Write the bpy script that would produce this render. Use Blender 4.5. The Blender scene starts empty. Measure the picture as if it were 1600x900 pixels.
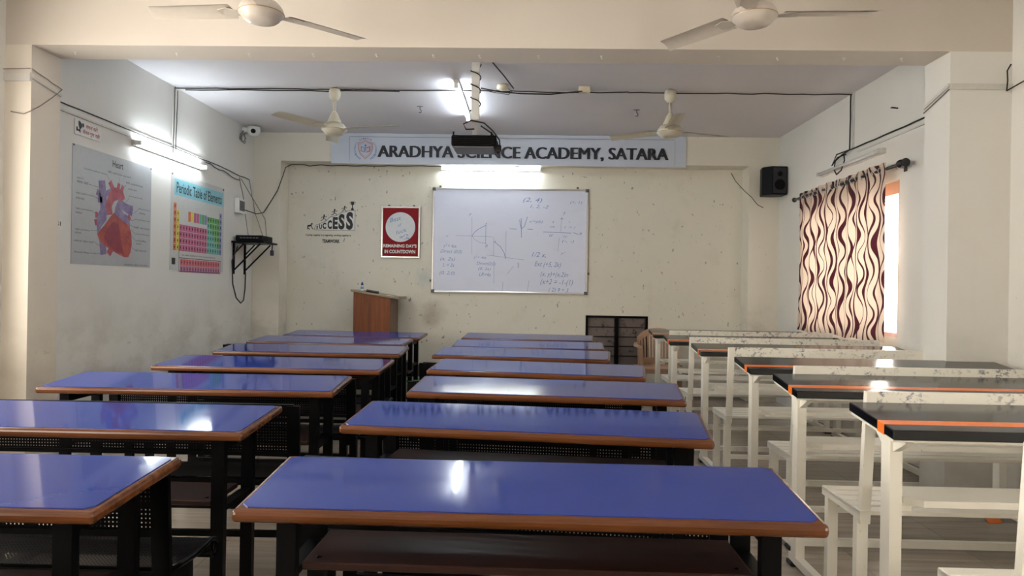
import bpy, bmesh, math, random
from mathutils import Vector, Matrix
random.seed(7)
PI = math.pi
SC = bpy.context.scene
COL = SC.collection

# ------------------------------------------------------------------ camera, world, exposure
cd = bpy.data.cameras.new('camera')
cam = bpy.data.objects.new('camera', cd)
COL.objects.link(cam)
cd.sensor_width = 36.0
cd.lens = 36.0 * 1100.0 / 1600.0
cd.clip_start = 0.02
yc = Vector((28, -2, -1100)).normalized()          # the room's depth direction seen by the camera
up = Vector((0.016, 1, 0)); up = (up - yc * up.dot(yc)).normalized()
xc = yc.cross(up)
R = Matrix((xc, yc, up))                            # camera axes -> room axes
cam.matrix_world = Matrix.Translation((0, 0, 1.245)) @ R.to_4x4()
SC.camera = cam
vs = SC.view_settings
vs.view_transform = 'Standard'; vs.look = 'None'; vs.gamma = 1.0; vs.use_curve_mapping = False
vs.exposure = 1.32

w = bpy.data.worlds.new('daylight'); SC.world = w
w.use_nodes = True
bg = w.node_tree.nodes['Background']
bg.inputs[0].default_value = (1.0, 0.93, 0.82, 1)
bg.inputs[1].default_value = 5.6

# ------------------------------------------------------------------ materials
MATS = {}
class NT:
    def __init__(s, name):
        s.m = bpy.data.materials.new(name); s.m.use_nodes = True
        s.t = s.m.node_tree; s.b = s.t.nodes['Principled BSDF']; s.out = s.t.nodes['Material Output']
    def n(s, kind, **kw):
        nd = s.t.nodes.new(kind)
        for k, v in kw.items():
            if k.startswith('i_'):
                key = k[2:]; key = int(key) if key.isdigit() else key.replace('_', ' ')
                nd.inputs[key].default_value = v
            else: setattr(nd, k, v)
        return nd
    def l(s, a, b): s.t.links.new(a, b)
    def math(s, op, a, b=None, c=None, clamp=False):
        nd = s.t.nodes.new('ShaderNodeMath'); nd.operation = op; nd.use_clamp = clamp
        for i, v in enumerate((a, b, c)):
            if v is None: continue
            if isinstance(v, (int, float)): nd.inputs[i].default_value = v
            else: s.l(v, nd.inputs[i])
        return nd.outputs[0]
    def mix(s, fac, a, b):
        nd = s.t.nodes.new('ShaderNodeMix'); nd.data_type = 'RGBA'
        for idx, v in ((0, fac), (6, a), (7, b)):
            if isinstance(v, (int, float)): nd.inputs[idx].default_value = v
            elif isinstance(v, tuple): nd.inputs[idx].default_value = v + (1,) if len(v) == 3 else v
            else: s.l(v, nd.inputs[idx])
        return nd.outputs[2]
    def ramp(s, fac, stops):
        nd = s.t.nodes.new('ShaderNodeValToRGB'); s.l(fac, nd.inputs[0])
        e = nd.color_ramp.elements
        e[0].position, e[0].color = stops[0][0], (*stops[0][1], 1)
        e[1].position, e[1].color = stops[-1][0], (*stops[-1][1], 1)
        for p, c in stops[1:-1]:
            x = e.new(p); x.color = (*c, 1)
        return nd.outputs[0]
    def noise(s, vec, scale, detail=3, rough=.55, dim='3D'):
        nd = s.n('ShaderNodeTexNoise'); nd.inputs['Scale'].default_value = scale
        nd.inputs['Detail'].default_value = detail; nd.inputs['Roughness'].default_value = rough
        s.l(vec, nd.inputs['Vector']); return nd.outputs['Fac']
    def mapv(s, vec, scale=(1, 1, 1), loc=(0, 0, 0)):
        nd = s.n('ShaderNodeMapping'); nd.inputs['Scale'].default_value = scale; nd.inputs['Location'].default_value = loc
        s.l(vec, nd.inputs['Vector']); return nd.outputs[0]
    def obj(s): return s.n('ShaderNodeTexCoord').outputs['Object']
    def pos(s): return s.n('ShaderNodeNewGeometry').outputs['Position']
    def sep(s, v):
        nd = s.n('ShaderNodeSeparateXYZ'); s.l(v, nd.inputs[0]); return nd.outputs
    def bump(s, h, strength=.2, dist=.002):
        nd = s.n('ShaderNodeBump'); nd.inputs['Strength'].default_value = strength; nd.inputs['Distance'].default_value = dist
        s.l(h, nd.inputs['Height']); s.l(nd.outputs[0], s.b.inputs['Normal'])
    def set(s, col=None, rough=None, metal=None, spec=None, **kw):
        if col is not None:
            if isinstance(col, tuple): s.b.inputs['Base Color'].default_value = (*col, 1)
            else: s.l(col, s.b.inputs['Base Color'])
        if rough is not None:
            if isinstance(rough, (int, float)): s.b.inputs['Roughness'].default_value = rough
            else: s.l(rough, s.b.inputs['Roughness'])
        if metal is not None: s.b.inputs['Metallic'].default_value = metal
        if spec is not None: s.b.inputs['Specular IOR Level'].default_value = spec
        return s

def simple(name, col, rough=.5, metal=0, var=.08, vscale=30, spec=None):
    k = NT(name)
    v = k.noise(k.obj(), vscale, 3)
    c = k.mix(v, tuple(x * (1 - var) for x in col), tuple(min(1, x * (1 + var)) for x in col))
    k.set(c, rough, metal, spec)
    MATS[name] = k.m
    return k.m

def wallmat(name, col, grime=1.0, zline=None, darkspots=True):
    k = NT(name)
    p = k.pos(); z = k.sep(p)[2]
    base = k.mix(k.noise(p, 1.3, 4), tuple(x * .93 for x in col), tuple(min(1, x * 1.05) for x in col))
    # worn grey-brown grime patches in the lower part of the wall
    low = k.math('SUBTRACT', 1.25, z)
    low = k.math('MULTIPLY', low, 1.6, clamp=True)
    g = k.noise(k.mapv(p, (1, 1, 1.6)), 2.2, 5, .6)
    g = k.math('MULTIPLY', k.math('SUBTRACT', g, .42), 5, clamp=True)
    g = k.math('MULTIPLY', g, low)
    g = k.math('MULTIPLY', g, .55 * grime)
    c = k.mix(g, base, (.33, .29, .22))
    # vertical streaks
    s = k.noise(k.mapv(p, (9, 9, .5)), 1.5, 3)
    s = k.math('MULTIPLY', k.math('SUBTRACT', s, .62), 3, clamp=True)
    c = k.mix(k.math('MULTIPLY', s, .16 * grime), c, (.38, .33, .26))
    if darkspots:
        v = k.noise(p, 24, 2, .5)
        v = k.math('MULTIPLY', k.math('SUBTRACT', v, .74), 14, clamp=True)
        c = k.mix(k.math('MULTIPLY', v, .5), c, (.16, .14, .13))
    sc_ = k.noise(k.mapv(p, (2.5, 2.5, 9)), 2.6, 6, .75)
    band = k.math('MULTIPLY', k.math('SUBTRACT', .16, k.math('ABSOLUTE', k.math('SUBTRACT', z, .80))), 8, clamp=True)
    sc_ = k.math('MULTIPLY', k.math('MULTIPLY', k.math('SUBTRACT', sc_, .60), 9, clamp=True), band)
    c = k.mix(k.math('MULTIPLY', sc_, .6 * min(1, grime)), c, (.16, .13, .11))
    k.set(c, .62)
    k.bump(k.noise(p, 60, 4), .12, .002)
    MATS[name] = k.m
    return k.m

M_WALL = wallmat('cream_plaster', (.72, .68, .585))
M_WALLL = wallmat('grey_white_plaster', (.71, .70, .66), .8)
M_WALLR = wallmat('white_plaster', (.72, .705, .66), .45)
M_BEAM = wallmat('warm_cream_paint', (.60, .545, .475), .25, darkspots=False)
def ceilmat():
    k = NT('ceiling_paint'); p = k.pos()
    k.set(k.mix(k.noise(p, 1.1, 3), (.66, .64, .66), (.71, .69, .71)), .75); k.bump(k.noise(p, 50, 3), .08)
    return k.m
M_CEIL = ceilmat()
M_PILLAR = wallmat('warm_cream_paint_lit', (.72, .66, .57), .5)  # the beam's cream made lighter, window brightness put into the pillar colour
# dirty cracked patch paint on the board wall
def backwall():
    k = NT('board_wall_paint'); p = k.pos(); z = k.sep(p)[2]
    base = k.mix(k.noise(p, 1.6, 5), (.68, .65, .555), (.75, .72, .625))
    g = k.noise(p, 3.1, 6, .65)
    g = k.math('MULTIPLY', k.math('SUBTRACT', g, .55), 5, clamp=True)
    c = k.mix(k.math('MULTIPLY', g, .35), base, (.50, .44, .34))
    d = k.n('ShaderNodeVectorMath', operation='DISTANCE'); k.l(p, d.inputs[0]); d.inputs[1].default_value = (-1.16, 8.42, .93)
    sp = k.math('MULTIPLY', k.math('SUBTRACT', .30, k.math('ADD', d.outputs['Value'], k.math('MULTIPLY', k.noise(p, 7, 4), .22))), 4.5, clamp=True)
    c = k.mix(k.math('MULTIPLY', sp, .75), c, (.22, .16, .10))
    d2 = k.n('ShaderNodeVectorMath', operation='DISTANCE'); k.l(p, d2.inputs[0]); d2.inputs[1].default_value = (-1.27, 8.42, 1.36)
    sp2 = k.math('MULTIPLY', k.math('SUBTRACT', .22, k.math('ADD', d2.outputs['Value'], k.math('MULTIPLY', k.noise(k.mapv(p, (3, 1, 1)), 9, 4), .16))), 5, clamp=True)
    c = k.mix(k.math('MULTIPLY', sp2, .55), c, (.30, .40, .46))
    v = k.noise(k.mapv(p, (1.6, 1, 1)), 16, 2, .5)
    v = k.math('MULTIPLY', k.math('SUBTRACT', v, .685), 16, clamp=True)
    c = k.mix(k.math('MULTIPLY', v, .7), c, (.10, .10, .11))
    k.set(c, .6); k.bump(k.noise(p, 40, 4), .12)
    return k.m
M_BACK = backwall()

def tile_mat():
    k = NT('floor_tile_glaze'); o = k.pos()
    inf = k.n('ShaderNodeObjectInfo').outputs['Random']
    g = k.noise(k.mapv(o, (1.0, 14, 1)), 1.7, 5, .6)
    c = k.ramp(g, [(.3, (.31, .26, .215)), (.5, (.39, .335, .28)), (.7, (.47, .41, .35))])
    c = k.mix(k.math('MULTIPLY', inf, .3), c, (.30, .26, .22))
    k.set(c, k.math('ADD', k.math('MULTIPLY', k.noise(o, 3, 3), .16), .10)); k.bump(g, .04)
    return k.m
M_TILE = tile_mat()
M_GROUT = simple('tile_grout', (.12, .10, .085), .8)

def laminate():
    k = NT('blue_laminate'); o = k.pos()
    c = k.mix(k.noise(o, 4, 4), (.016, .036, .22), (.022, .046, .26))
    sm = k.noise(k.mapv(o, (3, 9, 1)), 5, 5, .7)
    sm = k.math('MULTIPLY', k.math('SUBTRACT', sm, .60), 5, clamp=True)
    c = k.mix(k.math('MULTIPLY', sm, .22), c, (.020, .034, .19))
    r = k.math('ADD', k.math('MULTIPLY', k.noise(o, 9, 5, .7), .08), .02)
    k.set(c, r, spec=.8)
    k.bump(k.noise(k.mapv(o, (5, 26, 1)), 3.5, 3), .022, .001)
    return k.m
M_LAM = laminate()

def wood(name, a, b, axis=0, scale=1.0, rough=.3, spec=.35):
    k = NT(name); o = k.obj()
    sc = [26 * scale] * 3; sc[axis] = 1.6 * scale
    g = k.noise(k.mapv(o, tuple(sc)), 1.0, 5, .6)
    c = k.ramp(g, [(.28, a), (.72, b)])
    kn = k.noise(o, 7, 2); kn = k.math('MULTIPLY', k.math('SUBTRACT', kn, .66), 8, clamp=True)
    c = k.mix(k.math('MULTIPLY', kn, .6), c, tuple(x * .25 for x in a))
    k.set(c, rough, spec=spec); k.bump(g, .15)
    return k.m
M_EDGE = wood('polished_wood_beading', (.050, .015, .005), (.165, .056, .018), 0, 1, .22)
M_SHELF = wood('dark_brown_board', (.022, .009, .007), (.040, .017, .013), 0, 1, .4)
M_PODIUM = wood('podium_teak_veneer', (.11, .026, .006), (.27, .080, .020), 2, .9, .5)
M_PODTOP = wood('podium_top_board', (.20, .15, .09), (.32, .25, .16), 0, .8, .4)
M_BLACK = simple('black_painted_steel', (.0025, .0025, .003), .35, spec=.10)
M_RUB = simple('black_rubber', (.012, .012, .012), .6)
M_BPLAS = simple('black_plastic', (.003, .003, .004), .45, spec=.12)
M_ORANGE = simple('orange_laminate', (.85, .20, .035), .22)
M_WIRE = simple('dark_cable', (.03, .027, .025), .6, spec=.2)
M_GWIRE = simple('grey_cable', (.22, .20, .18), .5)
M_CASING = simple('white_cable_casing', (.60, .58, .54), .45)
M_ALU = simple('aluminium', (.55, .55, .56), .3, 1)
M_FAN = simple('cream_fan_enamel', (.56, .52, .41), .35)
M_FAN2 = simple('beige_fan_enamel', (.55, .49, .42), .3)
M_BRASS = simple('copper_trim', (.35, .22, .10), .3, .8)
M_CHAIR = simple('beige_plastic', (.42, .27, .175), .42)
M_WHITEP = simple('white_plastic', (.72, .72, .69), .4)
M_CREAMP = simple('cream_bakelite', (.72, .66, .48), .4)
M_ROD = simple('dark_curtain_rod', (.02, .017, .016), .35)
M_STONE = simple('brown_stone_skirting', (.085, .065, .05), .4, 0, .25, 9)
M_DAIS = simple('dais_stone', (.30, .275, .24), .35, 0, .15, 6)
M_INK = simple('black_print', (.012, .013, .02), .5)
M_RED = simple('red_print', (.24, .002, .008), .5, spec=.2)
M_DRED = simple('dark_red_print', (.30, .012, .03), .5)
M_BLUEINK = simple('blue_marker', (.12, .22, .48), .5)
M_BLUEINK2 = simple('pale_blue_marker', (.24, .32, .50), .5)
M_GREEN = simple('green_cloth', (.01, .22, .06), .7)
M_PRED = simple('orange_red_line', (.55, .16, .09), .5)
M_GREYP = simple('dark_grey_plastic', (.10, .10, .105), .45)
M_STEEL = simple('window_frame_paint', (.25, .23, .22), .5)

def blacktop():
    k = NT('black_laminate'); o = k.pos()
    k.set(k.mix(k.noise(o, 6, 4), (.003, .0035, .006), (.008, .009, .012)), k.math('ADD', k.math('MULTIPLY', k.noise(o, 14, 4), .10), .10), spec=.6)
    return k.m
M_BTOP = blacktop()

def whitepaint(name='white_painted_steel', scr=False):
    k = NT(name); o = k.pos()
    c = k.mix(k.noise(o, 3, 4), (.76, .73, .64), (.86, .835, .75))
    ch = k.noise(o, 30, 4, .6); ch = k.math('MULTIPLY', k.math('SUBTRACT', ch, .70), 14, clamp=True)
    c = k.mix(k.math('MULTIPLY', ch, .8), c, (.09, .07, .055))
    if scr:
        n = k.noise(k.mapv(o, (26, 1, 34)), 1.3, 5, .75)
        blk = k.noise(k.mapv(o, (4.5, 1, 3)), 1.0, 2)
        s = k.math('MULTIPLY', k.math('SUBTRACT', n, .53), 12, clamp=True)
        bb = k.math('MULTIPLY', k.math('SUBTRACT', blk, .36), 6, clamp=True)
        c = k.mix(k.math('MULTIPLY', k.math('MULTIPLY', s, bb), .8), c, (.08, .07, .12))
        n2 = k.noise(k.mapv(o, (1, 1, 1), (3, 0, 0)), 22, 3); n2 = k.math('MULTIPLY', k.math('SUBTRACT', n2, .67), 12, clamp=True)
        c = k.mix(k.math('MULTIPLY', n2, .7), c, (.10, .06, .28))
    k.set(c, .38); return k.m
M_WH = whitepaint()
M_WHS = whitepaint('scribbled_white_board', True)

def perforated():
    k = NT('perforated_black_sheet'); o = k.obj(); s = k.sep(o)
    q = .0115
    def frac(v, off=0.0):
        return k.math('SUBTRACT', k.math('FRACT', k.math('ADD', k.math('DIVIDE', v, q), off)), .5)
    ux = frac(s[0]); uz = frac(k.math('ADD', s[2], s[1]))
    d = k.math('SQRT', k.math('ADD', k.math('MULTIPLY', ux, ux), k.math('MULTIPLY', uz, uz)))
    hole = k.math('LESS_THAN', d, .17)
    k.set((.0025, .0025, .003), .4, spec=.10)
    tr = k.n('ShaderNodeBsdfTransparent'); mx = k.n('ShaderNodeMixShader')
    k.l(hole, mx.inputs[0]); k.l(k.b.outputs[0], mx.inputs[1]); k.l(tr.outputs[0], mx.inputs[2])
    k.l(mx.outputs[0], k.out.inputs[0]); return k.m
M_PERF = perforated()

def emis(name, col, st):
    k = NT(name); k.set((.8, .8, .8), .4)
    k.b.inputs['Emission Color'].default_value = (*col, 1); k.b.inputs['Emission Strength'].default_value = st
    return k.m
M_TUBE_WALL = emis('lit_tube_wall', (.86, .95, 1.0), 26)
M_TUBE_CEIL = emis('lit_tube_ceiling', (.80, .90, 1.0), 32)
M_TUBE_BOARD = emis('lit_tube_board', (.86, .95, 1.0), 30)
M_TUBEOFF = simple('unlit_tube_glass', (.62, .62, .62), .25)

def curtain_mat():
    k = NT('wavy_striped_curtain'); uv = k.n('ShaderNodeUVMap').outputs[0]
    s = k.sep(uv); u, v = s[0], s[1]
    def family(F, amp, K, thick, off, sgn):
        uf = k.math('ADD', k.math('MULTIPLY', u, F), off)
        idx = k.math('FLOOR', uf)
        wob_ = k.math('SINE', k.math('ADD', k.math('MULTIPLY', v, 5.3), k.math('MULTIPLY', idx, 3.7)))
        arg = k.math('ADD', k.math('ADD', k.math('MULTIPLY', v, K), k.math('MULTIPLY', idx, .9)), k.math('MULTIPLY', wob_, .45 + off * .4))
        x = k.math('ADD', k.math('FRACT', uf), k.math('MULTIPLY', k.math('SINE', arg), amp * sgn))
        fr = k.math('ABSOLUTE', k.math('SUBTRACT', x, .5))
        th = k.math('ADD', k.math('MULTIPLY', k.math('SINE', k.math('ADD', k.math('MULTIPLY', arg, .5), k.math('MULTIPLY', idx, 2.3))), thick * .45), thick)
        return k.math('MULTIPLY', k.math('SUBTRACT', th, fr), 40, clamp=True)
    a = family(11.0, .27, 18.0, .14, .3, 1)
    b = family(11.0, .24, 18.0, .07, .80, 1)
    c = k.mix(k.math('MAXIMUM', a, b), (.60, .48, .38), (.050, .004, .010))
    k.set(c, .75)
    tl = k.n('ShaderNodeBsdfTranslucent'); k.l(c, tl.inputs[0])
    mx = k.n('ShaderNodeMixShader'); mx.inputs[0].default_value = .14
    k.l(k.b.outputs[0], mx.inputs[1]); k.l(tl.outputs[0], mx.inputs[2]); k.l(mx.outputs[0], k.out.inputs[0])
    return k.m
M_CURT = curtain_mat()

def boardmat():
    k = NT('whiteboard_enamel'); o = k.pos()
    c = k.mix(k.noise(o, 2, 3), (.66, .70, .86), (.72, .76, .90))
    sm = k.noise(k.mapv(o, (2, 1, 3)), 2.5, 4); sm = k.math('MULTIPLY', k.math('SUBTRACT', sm, .55), 3, clamp=True)
    c = k.mix(k.math('MULTIPLY', sm, .25), c, (.50, .52, .66))
    k.set(c, .16); return k.m
M_BOARD = boardmat()
def banner_mat():
    k = NT('banner_vinyl'); o = k.pos()
    k.set(k.mix(k.noise(o, 3, 3), (.50, .55, .64), (.56, .61, .70)), .30)
    k.bump(k.noise(k.mapv(o, (1.2, 1, 5)), 1.5, 3), .5, .02); return k.m
M_BANNER = banner_mat()
def panemat():
    k = NT('dusty_pane'); o = k.pos()
    n = k.noise(o, 14, 6, .7); m = k.math('MULTIPLY', k.math('SUBTRACT', n, .56), 9, clamp=True)
    k.set(k.mix(m, (.15, .12, .11), (.012, .010, .009)), .5); return k.m
M_PANE = panemat()
def flesh(name, a, b):
    k = NT(name); o = k.pos(); n = k.noise(o, 13, 5, .7)
    k.set(k.ramp(n, [(.3, a), (.7, b)]), .45); return k.m
M_H1 = flesh('heart_print_red', (.22, .018, .035), (.46, .09, .05))
M_H2 = flesh('heart_print_crimson', (.19, .012, .035), (.27, .025, .05))
M_V1 = flesh('vein_print_purple', (.13, .09, .22), (.28, .22, .38))
M_A1 = flesh('artery_print_pink', (.30, .03, .06), (.46, .12, .14))
M_POSTER = simple('poster_paper', (.40, .42, .44), .35)
M_POSTER2 = simple('chart_paper', (.52, .53, .52), .35)
M_CYAN = simple('cyan_print', (.22, .52, .60), .4)
PTC = {'o': simple('orange_cells', (.62, .16, .05), .4), 'y': simple('yellow_cells', (.62, .54, .06), .4), 'm': simple('magenta_cells', (.48, .10, .22), .4),
       't': simple('teal_cells', (.12, .42, .36), .4), 'g': simple('green_cells', (.10, .36, .09), .4), 'v': simple('violet_cells', (.22, .20, .46), .4),
       'r': simple('red_cells', (.56, .10, .12), .4), 'p': simple('purple_cells', (.42, .14, .28), .4)}
M_CLEAR = None
def glassmat():
    k = NT('window_glass'); k.set((1, 1, 1), .02); k.b.inputs['Transmission Weight'].default_value = 1; k.b.inputs['IOR'].default_value = 1.02
    return k.m
M_LINTEL = simple('brick_lintel_paint', (.60, .33, .22), .6)
M_SILL = simple('pink_outer_sill', (.66, .44, .42), .6)

# ------------------------------------------------------------------ mesh helpers
class MB:
    def __init__(s): s.v = []; s.f = []; s.uv = None; s.smooth = []
    def add(s, vs, fs, smooth=False):
        o = len(s.v); s.v += [tuple(x) for x in vs]
        for f in fs: s.f.append(tuple(i + o for i in f)); s.smooth.append(smooth)
        return s
    def box(s, x0, x1, y0, y1, z0, z1, M=None):
        vs = [Vector((x, y, z)) for z in (z0, z1) for y in (y0, y1) for x in (x0, x1)]
        if M: vs = [M @ q for q in vs]
        return s.add(vs, [(0, 2, 3, 1), (4, 5, 7, 6), (0, 1, 5, 4), (2, 6, 7, 3), (0, 4, 6, 2), (1, 3, 7, 5)])
    def hexa(s, p):   # 8 points: bottom 4 (ccw), top 4
        return s.add(p, [(3, 2, 1, 0), (4, 5, 6, 7), (0, 1, 5, 4), (1, 2, 6, 5), (2, 3, 7, 6), (3, 0, 4, 7)])
    def bar(s, a, b, wx, wy, upv=(0, 1, 0)):   # rectangular bar along a->b
        a, b = Vector(a), Vector(b); d = (b - a).normalized(); u = Vector(upv)
        if abs(d.dot(u)) > .95: u = Vector((1, 0, 0))
        r = d.cross(u).normalized(); u = r.cross(d)
        q = [(-1, -1), (1, -1), (1, 1), (-1, 1)]
        vs = [c + r * (i * wx / 2) + u * (j * wy / 2) for c in (a, b) for i, j in q]
        return s.add(vs, [(3, 2, 1, 0), (4, 5, 6, 7), (0, 1, 5, 4), (1, 2, 6, 5), (2, 3, 7, 6), (3, 0, 4, 7)])
    def tube(s, pts, r, n=8, cap=True):
        pts = [Vector(p) for p in pts]; m = len(pts); rings = []
        prev = None
        for i, p in enumerate(pts):
            d = (pts[min(i + 1, m - 1)] - pts[max(i - 1, 0)]).normalized()
            if prev is None:
                u = Vector((0, 0, 1)) if abs(d.z) < .9 else Vector((1, 0, 0))
            else: u = prev
            a = d.cross(u).normalized(); b = a.cross(d).normalized(); prev = b
            rr = r[i] if isinstance(r, (list, tuple)) else r
            rings.append([p + (a * math.cos(2 * PI * k / n) + b * math.sin(2 * PI * k / n)) * rr for k in range(n)])
        vs = [q for g in rings for q in g]; fs = []
        for i in range(m - 1):
            for k in range(n):
                fs.append((i * n + k, i * n + (k + 1) % n, (i + 1) * n + (k + 1) % n, (i + 1) * n + k))
        s.add(vs, fs, True)
        if cap:
            o = len(s.v) - len(vs)
            s.f.append(tuple(o + k for k in range(n))[::-1]); s.smooth.append(False)
            s.f.append(tuple(o + (m - 1) * n + k for k in range(n))); s.smooth.append(False)
        return s
    def lathe(s, prof, c=(0, 0, 0), n=28, cap=True):
        m = len(prof); vs = []; fs = []
        for r, z in prof:
            for k in range(n): vs.append((c[0] + r * math.cos(2 * PI * k / n), c[1] + r * math.sin(2 * PI * k / n), c[2] + z))
        for i in range(m - 1):
            for k in range(n): fs.append((i * n + k, i * n + (k + 1) % n, (i + 1) * n + (k + 1) % n, (i + 1) * n + k))
        s.add(vs, fs, True)
        if cap:
            o = len(s.v) - len(vs)
            s.f.append(tuple(o + k for k in range(n))[::-1]); s.smooth.append(False)
            s.f.append(tuple(o + (m - 1) * n + k for k in range(n))); s.smooth.append(False)
        return s
    def build(s, name, mat, parent=None, bevel=0, seg=2):
        me = bpy.data.meshes.new(name); me.from_pydata(s.v, [], s.f)
        me.polygons.foreach_set('use_smooth', s.smooth); me.materials.append(mat)
        if s.uv:
            L = me.uv_layers.new(name='UVMap')
            for lp in me.loops: L.data[lp.index].uv = s.uv[lp.vertex_index]
        if bevel:
            b = bmesh.new(); b.from_mesh(me)
            bmesh.ops.bevel(b, geom=b.edges[:], offset=bevel, segments=seg, profile=.5, affect='EDGES')
            bmesh.ops.recalc_face_normals(b, faces=b.faces[:])
            b.to_mesh(me); b.free()
        else:
            b = bmesh.new(); b.from_mesh(me); bmesh.ops.recalc_face_normals(b, faces=b.faces[:]); b.to_mesh(me); b.free()
        me.update()
        o = bpy.data.objects.new(name, me); COL.objects.link(o)
        if parent: o.parent = parent
        return o

def tag(o, label, cat, group=None):
    o['label'] = label; o['category'] = cat
    if group: o['group'] = group
    return o
def thing(name, label, cat, loc=(0, 0, 0), rz=0, group=None):
    o = bpy.data.objects.new(name, None); COL.objects.link(o); o.location = loc; o.rotation_euler = (0, 0, rz)
    o.empty_display_size = .1
    return tag(o, label, cat, group)
def struct(o): o['kind'] = 'structure'; return o
def dup(root, loc, rz, label):
    r = root.copy(); COL.objects.link(r); r.location = loc; r.rotation_euler = (0, 0, rz); r['label'] = label
    for ch in list(root.children):
        c = ch.copy(); COL.objects.link(c); c.parent = r
        for g in list(ch.children):
            d = g.copy(); COL.objects.link(d); d.parent = c
    return r

# frames for flat print: origin, right, up, normal
class Fr:
    def __init__(s, o, r, u, n): s.o, s.r, s.u, s.n = map(Vector, (o, r, u, n))
    def p(s, x, y, h=0): return s.o + s.r * x + s.u * y + s.n * h
def poly(fr, pts, h, mb=None):
    mb = mb or MB(); vs = [fr.p(x, y, h) for x, y in pts]; return mb.add(vs, [tuple(range(len(vs)))])
def rect(fr, x0, x1, y0, y1, h, mb=None): return poly(fr, [(x0, y0), (x1, y0), (x1, y1), (x0, y1)], h, mb)
def stroke(fr, pts, wd, h, mb=None):
    mb = mb or MB()
    for (x0, y0), (x1, y1) in zip(pts[:-1], pts[1:]):
        d = Vector((x1 - x0, y1 - y0)); L = d.length
        if L < 1e-6: continue
        d /= L; n = Vector((-d.y, d.x)) * wd / 2; e = d * wd * .3
        poly(fr, [(x0 - n.x - e.x, y0 - n.y - e.y), (x1 - n.x + e.x, y1 - n.y + e.y), (x1 + n.x + e.x, y1 + n.y + e.y), (x0 + n.x - e.x, y0 + n.y - e.y)], h, mb)
    return mb
def disc(fr, cx, cy, r, h, n=36, mb=None, ry=None):
    return poly(fr, [(cx + r * math.cos(2 * PI * i / n), cy + (ry or r) * math.sin(2 * PI * i / n)) for i in range(n)], h, mb)
def ribbon(fr, pts, ws, h, mb=None):
    mb = mb or MB(); L = []; Rr = []
    for i, (x, y) in enumerate(pts):
        a = pts[max(i - 1, 0)]; b = pts[min(i + 1, len(pts) - 1)]
        d = Vector((b[0] - a[0], b[1] - a[1])).normalized(); wd = ws[i] if isinstance(ws, (list, tuple)) else ws
        L.append((x - d.y * wd / 2, y + d.x * wd / 2)); Rr.append((x + d.y * wd / 2, y - d.x * wd / 2))
    for i in range(len(pts) - 1): poly(fr, [Rr[i], Rr[i + 1], L[i + 1], L[i]], h, mb)
    return mb
def text_mesh(body, bold=0.0, shear=0.0, spacing=1.0):
    cu = bpy.data.curves.new('txt', 'FONT'); cu.body = body; cu.size = 1.0; cu.offset = bold; cu.shear = shear
    cu.space_character = spacing; cu.resolution_u = 3
    ob = bpy.data.objects.new('txt', cu); COL.objects.link(ob)
    dg = bpy.context.evaluated_depsgraph_get(); dg.update()
    me = ob.evaluated_get(dg).to_mesh()
    vs = [v.co.copy() for v in me.vertices]; fs = [tuple(p.vertices) for p in me.polygons]
    ob.evaluated_get(dg).to_mesh_clear(); bpy.data.objects.remove(ob); bpy.data.curves.remove(cu)
    return vs, fs
def text(fr, body, x0, x1, y0, y1, h, mb=None, bold=0.0, shear=0.0, rot=0.0, spacing=1.0):
    mb = mb or MB(); vs, fs = text_mesh(body, bold, shear, spacing)
    if not vs: return mb
    ax, bx = min(v.x for v in vs), max(v.x for v in vs); ay, by = min(v.y for v in vs), max(v.y for v in vs)
    out = []
    cx, cy = (x0 + x1) / 2, (y0 + y1) / 2
    for v in vs:
        X = x0 + (v.x - ax) / (bx - ax) * (x1 - x0); Y = y0 + (v.y - ay) / max(1e-6, by - ay) * (y1 - y0)
        if rot:
            dx, dy = X - cx, Y - cy; X = cx + dx * math.cos(rot) - dy * math.sin(rot); Y = cy + dx * math.sin(rot) + dy * math.cos(rot)
        out.append(fr.p(X, Y, h))
    return mb.add(out, fs)

# ------------------------------------------------------------------ room shell
XL, XR, YB, YR, YE, ZC = -3.25, 2.84, 8.15, 8.42, -2.0, 3.03
def wall_rects(u0, u1, v0, v1, holes):
    us = sorted({u0, u1, *[h[0] for h in holes], *[h[1] for h in holes]}); vv = sorted({v0, v1, *[h[2] for h in holes], *[h[3] for h in holes]})
    out = []
    for a, b in zip(us[:-1], us[1:]):
        for c, d in zip(vv[:-1], vv[1:]):
            mu, mv = (a + b) / 2, (c + d) / 2
            if not any(h[0] < mu < h[1] and h[2] < mv < h[3] for h in holes): out.append((a, b, c, d))
    return out
fl = struct(MB().box(XL - .2, XR + .2, YE - .1, YR + .2, -.12, -.008).build('floor', M_GROUT))
tile = None; TS = .6
nx = int(math.ceil((XR - XL) / TS)); ny = int(math.ceil((YB - YE) / TS))
tm = None
for i in range(nx):
    for j in range(ny):
        x0 = XL + i * TS; y0 = YB - (j + 1) * TS; x1 = min(x0 + TS, XR); y1 = y0 + TS
        if x1 - x0 < TS - .01 or tm is None:
            o = MB().box(0, x1 - x0 - .003, 0, TS - .003, -.012, 0).build('floor_tile', M_TILE, fl)
            if x1 - x0 >= TS - .01: tm = o.data
        else:
            o = bpy.data.objects.new('floor_tile', tm); COL.objects.link(o); o.parent = fl
        o.location = (x0, y0, 0)
struct(MB().box(XL - .2, XR + .2, YE - .1, YR + .2, ZC, ZC + .15).build('ceiling', M_CEIL))
b = MB()
for u0, u1, v0, v1 in wall_rects(YE, YR + .15, 0, ZC, [(-1.2, .9, .9, 2.3), (1.5, 3.9, .9, 2.3)]): b.box(XL - .15, XL, u0, u1, v0, v1)  # both openings out of view, enlarged to brighten pillar and near room
struct(b.build('wall_left', M_WALLL))
WY0, WY1, WZ0, WZ1 = 5.51, 7.25, .92, 2.14
b = MB()
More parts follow.
